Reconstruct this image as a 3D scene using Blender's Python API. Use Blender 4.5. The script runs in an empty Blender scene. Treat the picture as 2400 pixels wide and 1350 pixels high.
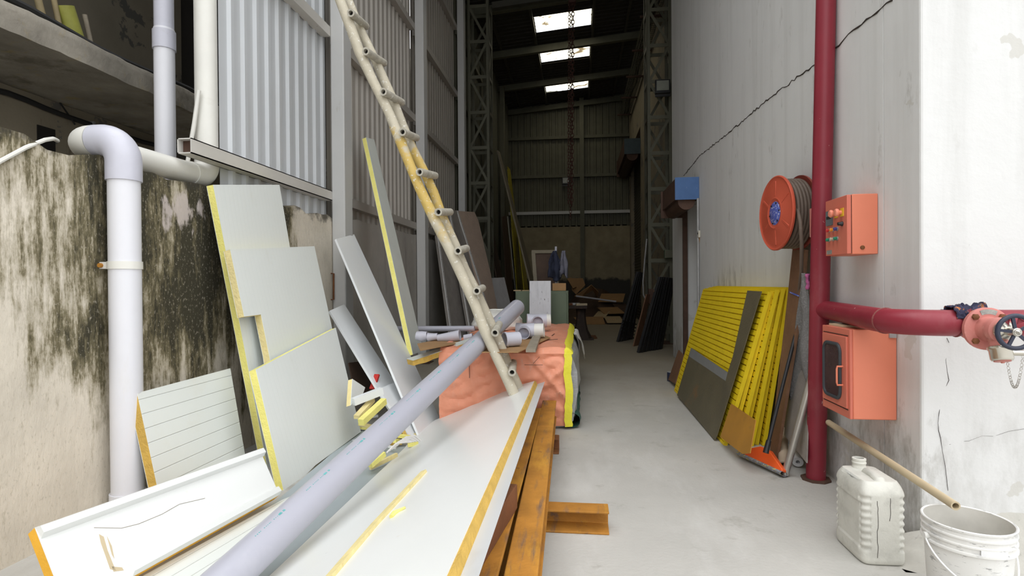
import bpy, bmesh, math, random
import numpy as np
from mathutils import Matrix, Vector, noise as mnoise

# ------------------------------------------------------------------ camera
scene = bpy.context.scene
COL = scene.collection
FPX, EYE = 1300.0, 1.35          # focal length for a 2400 px wide frame, eye height in metres
_psi, _th, _rho = math.atan(155 / FPX), math.atan(9 / FPX), -0.0075
ROT = Matrix.Rotation(_psi, 3, 'Z') @ Matrix.Rotation(math.pi / 2 - _th, 3, 'X') @ Matrix.Rotation(_rho, 3, 'Z')
CAM = Vector((0, 0, EYE))
cam_data = bpy.data.cameras.new('camera')
cam_data.sensor_width = 36.0
cam_data.lens = 36.0 * FPX / 2400.0
cam_data.clip_start = 0.05
cam = bpy.data.objects.new('camera', cam_data)
cam.matrix_world = Matrix.Translation(CAM) @ ROT.to_4x4()
COL.objects.link(cam)
scene.camera = cam

# ------------------------------------------------------------------ light: overcast sky, no sun disc
scene.view_settings.view_transform = 'Standard'
scene.view_settings.look = 'None'
scene.view_settings.gamma = 1.0
scene.view_settings.use_curve_mapping = False
scene.view_settings.exposure = 0.0
world = bpy.data.worlds.new('overcast_sky')
scene.world = world
world.use_nodes = True
_wn = world.node_tree
_bg = _wn.nodes['Background']
_bg.inputs[0].default_value = (0.97, 0.985, 1.0, 1)
# overcast sky: the zenith three times as bright as the horizon
ZENITH = 3.5
_wt = _wn.nodes.new('ShaderNodeTexCoord'); _ws = _wn.nodes.new('ShaderNodeSeparateXYZ'); _wm = _wn.nodes.new('ShaderNodeMapRange')
_wn.links.new(_wt.outputs['Generated'], _ws.inputs[0]); _wn.links.new(_ws.outputs['Z'], _wm.inputs[0])
_wm.inputs[1].default_value = 0.0; _wm.inputs[2].default_value = 1.0
_wm.inputs[3].default_value = ZENITH / 3; _wm.inputs[4].default_value = ZENITH
_wn.links.new(_wm.outputs[0], _bg.inputs[1])
SKYLIGHT_STRENGTH = 3.0

# ------------------------------------------------------------------ survey helpers: a sight line met with a plane of the place
def ray(px, py):
    return ROT @ Vector(((px - 1200) / FPX, -(py - 675) / FPX, -1.0))

def P(px, py, x=None, y=None, z=None, pl=None):
    d = ray(px, py)
    if pl is not None:
        p0, n = pl
        t = (p0 - CAM).dot(n) / d.dot(n)
    elif x is not None:
        t = (x - CAM.x) / d.x
    elif y is not None:
        t = (y - CAM.y) / d.y
    else:
        t = (z - CAM.z) / d.z
    return CAM + d * t

def lean(xb, xt, zt, yaw=0.0, yref=0.0):
    """plane that meets the floor along X = xb and height zt along X = xt; returns (point, normal), along, up"""
    a = Vector((math.sin(math.radians(yaw)), math.cos(math.radians(yaw)), 0))
    u = Vector((xt - xb, 0, zt))
    u = (u - a * u.dot(a)).normalized()
    n = a.cross(u).normalized()
    p0 = Vector((xb, yref, 0))
    if (CAM - p0).dot(n) < 0:
        n = -n
    return (p0, n), a, u

# ------------------------------------------------------------------ mesh building
class MB:
    def __init__(s):
        s.v, s.f, s.m = [], [], []
    def add(s, vs, fs, mi=0):
        k = len(s.v)
        s.v.extend(Vector(v) for v in vs)
        s.f.extend(tuple(i + k for i in f) for f in fs)
        s.m.extend([mi] * len(fs))
        return s
    def box(s, a, b, mat=None, mi=0):
        x0, y0, z0 = a; x1, y1, z1 = b
        vs = [Vector(c) for c in ((x0,y0,z0),(x1,y0,z0),(x1,y1,z0),(x0,y1,z0),(x0,y0,z1),(x1,y0,z1),(x1,y1,z1),(x0,y1,z1))]
        if mat is not None:
            vs = [mat @ v for v in vs]
        return s.add(vs, [(0,3,2,1),(4,5,6,7),(0,1,5,4),(1,2,6,5),(2,3,7,6),(3,0,4,7)], mi)
    def bar(s, p, q, w, h=None, up=(0, 0, 1), mi=0):
        """square bar from p to q, w wide and h high"""
        p, q = Vector(p), Vector(q); h = w if h is None else h
        d = q - p; L = d.length; d.normalize()
        up = Vector(up)
        if abs(d.dot(up)) > 0.99:
            up = Vector((0, 1, 0))
        sx = d.cross(up).normalized(); sz = sx.cross(d)
        M = Matrix((( sx.x, d.x, sz.x, p.x), (sx.y, d.y, sz.y, p.y), (sx.z, d.z, sz.z, p.z), (0, 0, 0, 1)))
        return s.box((-w/2, 0, -h/2), (w/2, L, h/2), M, mi)
    def tube(s, pts, r, n=14, caps=True, ri=None, mi=0, wob=0, seed=0):
        """round tube along pts; r a number or a list; ri an inner radius leaves both ends open"""
        pts = [Vector(p) for p in pts]
        rr = r if isinstance(r, (list, tuple)) else [r] * len(pts)
        rnd = random.Random(seed)
        prev = None; rings = []
        for i, p in enumerate(pts):
            t = (pts[min(i+1, len(pts)-1)] - pts[max(i-1, 0)]).normalized()
            if prev is None:
                a = t.cross(Vector((0, 0, 1)))
                if a.length < 1e-3: a = t.cross(Vector((0, 1, 0)))
                a.normalize()
            else:
                a = (prev - t * prev.dot(t)).normalized()
            prev = a; b = t.cross(a)
            rings.append((p, a, b, rr[i] * (1 + wob * rnd.uniform(-1, 1))))
        def skin(scale):
            k = len(s.v)
            for p, a, b, q in rings:
                for j in range(n):
                    c = 2 * math.pi * j / n
                    s.v.append(p + (a * math.cos(c) + b * math.sin(c)) * q * scale)
            return k
        k0 = skin(1.0)
        for i in range(len(rings) - 1):
            for j in range(n):
                j2 = (j + 1) % n
                s.f.append((k0+i*n+j, k0+i*n+j2, k0+(i+1)*n+j2, k0+(i+1)*n+j)); s.m.append(mi)
        last = (len(rings) - 1) * n
        if ri is not None:
            k1 = skin(ri / rr[0])
            for i in range(len(rings) - 1):
                for j in range(n):
                    j2 = (j + 1) % n
                    s.f.append((k1+i*n+j2, k1+i*n+j, k1+(i+1)*n+j, k1+(i+1)*n+j2)); s.m.append(mi)
            for j in range(n):
                j2 = (j + 1) % n
                s.f.append((k0+j2, k0+j, k1+j, k1+j2)); s.m.append(mi)
                s.f.append((k0+last+j, k0+last+j2, k1+last+j2, k1+last+j)); s.m.append(mi)
        elif caps:
            s.f.append(tuple(k0 + j for j in reversed(range(n)))); s.m.append(mi)
            s.f.append(tuple(k0 + last + j for j in range(n))); s.m.append(mi)
        return s
    def lathe(s, prof, M=None, n=24, mi=0, sx=1, sy=1, cap=True):
        """profile [(r, z)] spun round Z, then placed by M"""
        M = M or Matrix.Identity(4); k = len(s.v)
        for r, z in prof:
            for j in range(n):
                c = 2 * math.pi * j / n
                s.v.append(M @ Vector((r * math.cos(c) * sx, r * math.sin(c) * sy, z)))
        for i in range(len(prof) - 1):
            for j in range(n):
                j2 = (j + 1) % n
                s.f.append((k+i*n+j, k+i*n+j2, k+(i+1)*n+j2, k+(i+1)*n+j)); s.m.append(mi)
        if cap and prof[0][0] > 1e-6: s.f.append(tuple(k + j for j in reversed(range(n)))); s.m.append(mi)
        if cap and prof[-1][0] > 1e-6: s.f.append(tuple(k + (len(prof)-1)*n + j for j in range(n))); s.m.append(mi)
        return s
    def prism(s, out, z0, z1, M=None, mi=0):
        """flat outline [(x, y)] given depth from z0 to z1, placed by M"""
        M = M or Matrix.Identity(4)
        a = sum(out[i][0]*out[(i+1)%len(out)][1] - out[(i+1)%len(out)][0]*out[i][1] for i in range(len(out)))
        if a < 0: out = list(reversed(out))
        n = len(out); k = len(s.v)
        for z in (z0, z1):
            for x, y in out: s.v.append(M @ Vector((x, y, z)))
        s.f.append(tuple(k + i for i in reversed(range(n)))); s.m.append(mi)
        s.f.append(tuple(k + n + i for i in range(n))); s.m.append(mi)
        for i in range(n):
            j = (i + 1) % n
            s.f.append((k+i, k+j, k+n+j, k+n+i)); s.m.append(mi)
        return s
    def grid(s, fn, nu, nv, mi=0):
        k = len(s.v)
        for j in range(nv + 1):
            for i in range(nu + 1):
                s.v.append(Vector(fn(i / nu, j / nv)))
        for j in range(nv):
            for i in range(nu):
                a = k + j * (nu + 1) + i
                s.f.append((a, a + 1, a + nu + 2, a + nu + 1)); s.m.append(mi)
        return s
    def torus(s, M, R, r, n=20, k=8, sy=1.0, mi=0):
        b = len(s.v)
        for i in range(n):
            a = 2 * math.pi * i / n
            for j in range(k):
                c = 2 * math.pi * j / k
                q = R + r * math.cos(c)
                s.v.append(M @ Vector((q * math.cos(a), q * math.sin(a) * sy, r * math.sin(c))))
        for i in range(n):
            for j in range(k):
                i2, j2 = (i + 1) % n, (j + 1) % k
                s.f.append((b+i*k+j, b+i2*k+j, b+i2*k+j2, b+i*k+j2)); s.m.append(mi)
        return s

INV = {}     # world -> local matrix of every object parts are hung on

def mesh_object(name, mb, mats, inv=None, smooth=40, bevel=0, solid=0, sub=0):
    me = bpy.data.meshes.new(name)
    vs = mb.v if inv is None else [inv @ v for v in mb.v]
    me.from_pydata([tuple(v) for v in vs], [], mb.f)
    mats = mats if isinstance(mats, (list, tuple)) else [mats]
    for m in mats: me.materials.append(m)
    if len(mats) > 1:
        me.polygons.foreach_set('material_index', mb.m)
    bm = bmesh.new(); bm.from_mesh(me)
    if not solid: bmesh.ops.recalc_face_normals(bm, faces=bm.faces)
    bm.to_mesh(me); bm.free()
    if smooth:
        me.shade_smooth()
        me.set_sharp_from_angle(angle=math.radians(smooth))
    o = bpy.data.objects.new(name, me)
    COL.objects.link(o)
    if solid:
        d = o.modifiers.new('thickness', 'SOLIDIFY'); d.thickness = abs(solid); d.offset = -1 if solid > 0 else 1
    if bevel:
        d = o.modifiers.new('bevel', 'BEVEL'); d.width = bevel; d.segments = 2; d.limit_method = 'ANGLE'; d.angle_limit = math.radians(40)
    if sub:
        d = o.modifiers.new('sub', 'SUBSURF'); d.levels = sub; d.render_levels = sub
    return o

def tag(o, label=None, cat=None, group=None, kind=None):
    if label: o['label'] = label
    if cat: o['category'] = cat
    if group: o['group'] = group
    if kind: o['kind'] = kind
    return o

def frame(o, x, y, z):
    """matrix with its origin at o and the three given axes"""
    x, y, z = Vector(x), Vector(y), Vector(z)
    return Matrix(((x.x, y.x, z.x, o[0]), (x.y, y.y, z.y, o[1]), (x.z, y.z, z.z, o[2]), (0, 0, 0, 1)))

def thing(name, label, cat, at=(0, 0, 0), group=None):
    """an Empty at a thing's base; at is a point or a matrix"""
    o = bpy.data.objects.new(name, None)
    M = at if isinstance(at, Matrix) else Matrix.Translation(Vector(at))
    o.matrix_world = M
    o.empty_display_size = 0.1
    COL.objects.link(o)
    INV[o.name] = M.inverted()
    return tag(o, label, cat, group)

def part(parent, name, mb, mats, label=None, local=False, **k):
    """a mesh of its own under parent; mb in world coordinates unless local"""
    inv = INV[parent.name]
    o = mesh_object(name, mb, mats, None if local else inv, **k)
    o.parent = parent
    INV[o.name] = inv
    if label: o['label'] = label
    return o

def solo(name, label, cat, mb, mats, at=(0, 0, 0), group=None, local=False, **k):
    """a thing that is one mesh"""
    M = at if isinstance(at, Matrix) else Matrix.Translation(Vector(at))
    o = mesh_object(name, mb, mats, None if local else M.inverted(), **k)
    o.matrix_world = M
    INV[o.name] = M.inverted()
    return tag(o, label, cat, group)

def struct(name, mb, mats, **k):
    o = mesh_object(name, mb, mats, None, **k)
    o['kind'] = 'structure'
    INV[o.name] = Matrix.Identity(4)
    return o

def dup(root, M, label=None, group=None):
    """copy of a thing with copies of its parts and their sub-parts"""
    kids = {}
    for o in scene.objects:
        if o.parent: kids.setdefault(o.parent.name, []).append(o)
    def rec(o, parent):
        c = o.copy(); COL.objects.link(c)
        if parent is not None: c.parent = parent
        for ch in kids.get(o.name, []): rec(ch, c)
        return c
    r = rec(root, None)
    r.matrix_world = M
    INV[r.name] = M.inverted()
    if label: r['label'] = label
    if group: r['group'] = group
    return r

# ------------------------------------------------------------------ materials
def _ramp(nt, fac, stops):
    r = nt.nodes.new('ShaderNodeValToRGB')
    e = r.color_ramp.elements
    while len(e) < len(stops): e.new(0.5)
    for i, (p, c) in enumerate(stops):
        e[i].position = p
        e[i].color = (c, c, c, 1) if isinstance(c, (int, float)) else (*c, 1)
    nt.links.new(fac, r.inputs[0])
    return r.outputs[0]

def _noise(nt, vec, scale, stretch=(1, 1, 1), detail=4, rough=0.6, offset=(0, 0, 0), dist=0.0):
    m = nt.nodes.new('ShaderNodeMapping'); m.inputs['Scale'].default_value = stretch; m.inputs['Location'].default_value = offset
    nt.links.new(vec, m.inputs[0])
    n = nt.nodes.new('ShaderNodeTexNoise')
    n.inputs['Scale'].default_value = scale; n.inputs['Detail'].default_value = detail; n.inputs['Roughness'].default_value = rough
    n.inputs['Distortion'].default_value = dist
    nt.links.new(m.outputs[0], n.inputs['Vector'])
    return n.outputs['Fac']

def _mix(nt, fac, a, b, mode='MIX'):
    m = nt.nodes.new('ShaderNodeMix'); m.data_type = 'RGBA'; m.blend_type = mode
    for sock, val in ((0, fac), (6, a), (7, b)):
        if hasattr(val, 'is_linked'): nt.links.new(val, m.inputs[sock])
        elif isinstance(val, (int, float)): m.inputs[sock].default_value = val
        else: m.inputs[sock].default_value = (*val, 1)
    return m.outputs[2]

def _math(nt, op, a, b=None, clamp=False):
    m = nt.nodes.new('ShaderNodeMath'); m.operation = op; m.use_clamp = clamp
    for i, v in enumerate((a, b)):
        if v is None: continue
        if hasattr(v, 'is_linked'): nt.links.new(v, m.inputs[i])
        else: m.inputs[i].default_value = v
    return m.outputs[0]

def mat(name, base, rough=0.6, metal=0.0, var=0.12, scale=5, layers=(), bump=0.0, bscale=30, bstretch=(1, 1, 1),
        lines=None, spec=0.4, extra=None):
    """noise-varied paint, plaster, metal ...; layers = [(colour, threshold, softness, scale, stretch, strength)] of stains on top;
    lines = (axis, spacing, width, colour strength, bump) thin pressed lines"""
    m = bpy.data.materials.new(name); m.use_nodes = True
    nt = m.node_tree; b = nt.nodes['Principled BSDF']
    tc = nt.nodes.new('ShaderNodeTexCoord'); vec = tc.outputs['Object']
    base = Vector(base)
    n = _noise(nt, vec, scale)
    col = _ramp(nt, n, [(0.25, tuple(base * (1 - var))), (0.75, tuple(min(1, c * (1 + var)) for c in base))])
    for i, (c, th, soft, sc, st, k) in enumerate(layers):
        f = _ramp(nt, _noise(nt, vec, sc, st, 6, 0.65, (3.1 * i + 1, 1.7 * i, 0.3)), [(th, 0.0), (min(1, th + soft), k)])
        col = _mix(nt, f, col, c)
    height = None
    if lines:
        ax, sp, w, k, lb = lines
        sep = nt.nodes.new('ShaderNodeSeparateXYZ'); nt.links.new(vec, sep.inputs[0])
        fr = _math(nt, 'FRACT', _math(nt, 'MULTIPLY', sep.outputs['XYZ'.index(ax)], 1.0 / sp))
        d = _math(nt, 'ABSOLUTE', _math(nt, 'SUBTRACT', fr, 0.5))
        f = _ramp(nt, d, [(0.0, 1.0), (w / sp, 0.0)])
        col = _mix(nt, _math(nt, 'MULTIPLY', f, k), col, tuple(base * 0.35))
        height = _math(nt, 'MULTIPLY', f, -lb)
    if extra: col = extra(nt, vec, col)
    nt.links.new(col, b.inputs['Base Color'])
    b.inputs['Roughness'].default_value = rough
    b.inputs['Metallic'].default_value = metal
    b.inputs['Specular IOR Level'].default_value = spec
    if bump or height is not None:
        h = _math(nt, 'MULTIPLY', _noise(nt, vec, bscale, bstretch, 5), bump)
        if height is not None: h = _math(nt, 'ADD', h, height)
        bn = nt.nodes.new('ShaderNodeBump'); bn.inputs['Strength'].default_value = 0.6; bn.inputs['Distance'].default_value = 0.02
        nt.links.new(h, bn.inputs['Height']); nt.links.new(bn.outputs[0], b.inputs['Normal'])
    return m

def _xyz(nt, vec):
    s = nt.nodes.new('ShaderNodeSeparateXYZ'); nt.links.new(vec, s.inputs[0]); return s.outputs

MT = {}
# --- paints, metals, plaster
def _mould(nt, vec, col):
    x, y, z = _xyz(nt, vec)
    st = _math(nt, 'ADD', _math(nt, 'MULTIPLY', _noise(nt, vec, 5.5, (1, 2.1, 0.26), 10, 0.74), 0.72), _math(nt, 'MULTIPLY', _noise(nt, vec, 26, (1, 1.2, 0.6), 8, 0.75, (2, 5, 1)), 0.28))
    big = _noise(nt, vec, 1.7, (1, 1.3, 0.55), 6, 0.62, (4, 2, 7))
    lo = nt.nodes.new('ShaderNodeMapRange'); lo.inputs[1].default_value = 0.2; lo.inputs[2].default_value = 1.1
    lo.inputs[3].default_value = -0.13; lo.inputs[4].default_value = 0.02
    nt.links.new(z, lo.inputs[0])
    fy = nt.nodes.new('ShaderNodeMapRange'); fy.inputs[1].default_value = 2.6; fy.inputs[2].default_value = 3.3
    fy.inputs[3].default_value = 0.0; fy.inputs[4].default_value = 0.085
    nt.links.new(y, fy.inputs[0])
    s = _math(nt, 'ADD', _math(nt, 'ADD', _math(nt, 'MULTIPLY', st, 0.72), _math(nt, 'MULTIPLY', _math(nt, 'ADD', _math(nt, 'MULTIPLY', _math(nt, 'SUBTRACT', big, 0.5), 1.7), 0.5), 0.38)), _math(nt, 'ADD', lo.outputs[0], fy.outputs[0]))
    # bare pale plaster where the last post stands
    fe = nt.nodes.new('ShaderNodeMapRange'); fe.inputs[1].default_value = 4.9; fe.inputs[2].default_value = 5.5
    fe.inputs[3].default_value = 0.0; fe.inputs[4].default_value = -0.3
    nt.links.new(y, fe.inputs[0])
    s = _math(nt, 'ADD', s, fe.outputs[0])
    col = _mix(nt, _ramp(nt, s, [(0.50, 0.0), (0.60, 0.9)]), col, (0.20, 0.165, 0.075))
    col = _mix(nt, _ramp(nt, s, [(0.565, 0.0), (0.66, 0.95)]), col, (0.034, 0.031, 0.018))
    # where a coat of whitewash has come away pinkish
    dy = _math(nt, 'MULTIPLY', _math(nt, 'SUBTRACT', y, 3.62), 2.6)
    dz = _math(nt, 'MULTIPLY', _math(nt, 'SUBTRACT', z, 1.86), 3.4)
    dd = _math(nt, 'ADD', _math(nt, 'ADD', _math(nt, 'MULTIPLY', dy, dy), _math(nt, 'MULTIPLY', dz, dz)), _math(nt, 'MULTIPLY', _noise(nt, vec, 7, (1, 1.4, 0.6), 5), 1.6))
    col = _mix(nt, _ramp(nt, dd, [(0.86, 0.85), (1.0, 0.0)]), col, (0.60, 0.53, 0.50))
    fine = _noise(nt, vec, 60, (1, 1, 0.6), 4, 0.7)
    col = _mix(nt, _ramp(nt, fine, [(0.57, 0.0), (0.66, 0.6)]), col, (0.5, 0.45, 0.36))
    tp = _math(nt, 'ADD', _math(nt, 'MULTIPLY', _noise(nt, vec, 7, (1, 1, 1), 6), 0.5), _math(nt, 'SUBTRACT', z, 1.84))
    return _mix(nt, _ramp(nt, tp, [(0.46, 0.0), (0.56, 0.85)]), col, (0.045, 0.04, 0.03))

def _plaster(nt, vec, col):
    x, y, z = _xyz(nt, vec)
    v = _noise(nt, vec, 3.0, (1.6, 1.6, 0.12), 6, 0.65)
    col = _mix(nt, _ramp(nt, v, [(0.48, 0.0), (0.75, 0.35)]), col, (0.45, 0.445, 0.42))
    sp = _noise(nt, vec, 14, (1, 1, 0.5), 5, 0.7, (3, 1, 5))
    col = _mix(nt, _ramp(nt, sp, [(0.74, 0.0), (0.77, 0.6)]), col, (0.28, 0.27, 0.26))
    # a rubbed grey band behind the gratings
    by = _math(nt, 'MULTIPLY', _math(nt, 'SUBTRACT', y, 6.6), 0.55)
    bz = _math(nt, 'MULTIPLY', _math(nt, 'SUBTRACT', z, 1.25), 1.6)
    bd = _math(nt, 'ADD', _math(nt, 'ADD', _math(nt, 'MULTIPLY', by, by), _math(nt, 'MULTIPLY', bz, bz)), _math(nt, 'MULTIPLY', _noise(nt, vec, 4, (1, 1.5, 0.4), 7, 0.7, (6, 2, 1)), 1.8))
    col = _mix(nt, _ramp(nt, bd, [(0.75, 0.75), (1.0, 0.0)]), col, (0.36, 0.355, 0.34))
    # grime that has crept up from the floor
    low = nt.nodes.new('ShaderNodeMapRange'); low.inputs[1].default_value = 0.0; low.inputs[2].default_value = 1.0
    low.inputs[3].default_value = 0.26; low.inputs[4].default_value = 0.0
    nt.links.new(z, low.inputs[0])
    g = _math(nt, 'ADD', _noise(nt, vec, 6, (1.2, 1.2, 0.5), 6, 0.7, (8, 3, 2)), low.outputs[0])
    side = nt.nodes.new('ShaderNodeMapRange'); side.inputs[1].default_value = 1.9; side.inputs[2].default_value = 1.74
    side.inputs[3].default_value = 0.3; side.inputs[4].default_value = 1.0
    nt.links.new(x, side.inputs[0])
    col = _mix(nt, _math(nt, 'MULTIPLY', _ramp(nt, g, [(0.61, 0.0), (0.78, 0.65)]), side.outputs[0]), col, (0.30, 0.285, 0.25))
    # flaked patches of beige undercoat
    lo2 = nt.nodes.new('ShaderNodeMapRange'); lo2.inputs[1].default_value = 0.3; lo2.inputs[2].default_value = 1.5
    lo2.inputs[3].default_value = 0.10; lo2.inputs[4].default_value = -0.04
    nt.links.new(z, lo2.inputs[0])
    fl = _math(nt, 'ADD', _noise(nt, vec, 2.6, (1, 1, 1), 5, 0.55, (2.2, 9, 4.4)), lo2.outputs[0])
    return _mix(nt, _ramp(nt, fl, [(0.665, 0.0), (0.672, 0.7)]), col, (0.56, 0.545, 0.50))

def _dust_shade(nt, vec, col):
    # brown dust plus painted interior shade, both deepening further into the shed
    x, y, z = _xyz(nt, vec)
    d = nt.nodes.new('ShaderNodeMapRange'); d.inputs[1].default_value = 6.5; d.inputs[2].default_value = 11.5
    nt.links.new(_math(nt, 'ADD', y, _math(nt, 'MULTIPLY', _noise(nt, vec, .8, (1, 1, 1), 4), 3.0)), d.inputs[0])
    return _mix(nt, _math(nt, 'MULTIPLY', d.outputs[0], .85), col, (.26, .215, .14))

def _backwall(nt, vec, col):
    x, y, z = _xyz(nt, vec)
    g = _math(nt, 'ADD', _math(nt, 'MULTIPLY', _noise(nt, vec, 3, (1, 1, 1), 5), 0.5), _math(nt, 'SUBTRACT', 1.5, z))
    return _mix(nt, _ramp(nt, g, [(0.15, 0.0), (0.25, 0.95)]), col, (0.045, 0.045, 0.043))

def _ladderpaint(nt, vec, col):
    x, y, z = _xyz(nt, vec)
    yl = _math(nt, 'ADD', z, _math(nt, 'MULTIPLY', _math(nt, 'SUBTRACT', _noise(nt, vec, 6, (1, 1, 1), 3), 0.5), 1.0))
    f = _ramp(nt, _math(nt, 'MULTIPLY', yl, 0.25), [(0.44, 0.0), (0.5, 0.85), (0.63, 0.85), (0.66, 0.0)])
    col = _mix(nt, f, col, (0.62, 0.42, 0.08))
    sp = _noise(nt, vec, 28, (1, 1, 1), 4, 0.7, (5, 5, 5))
    return _mix(nt, _ramp(nt, sp, [(0.6, 0.0), (0.64, 0.8)]), col, (0.78, 0.76, 0.7))

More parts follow.
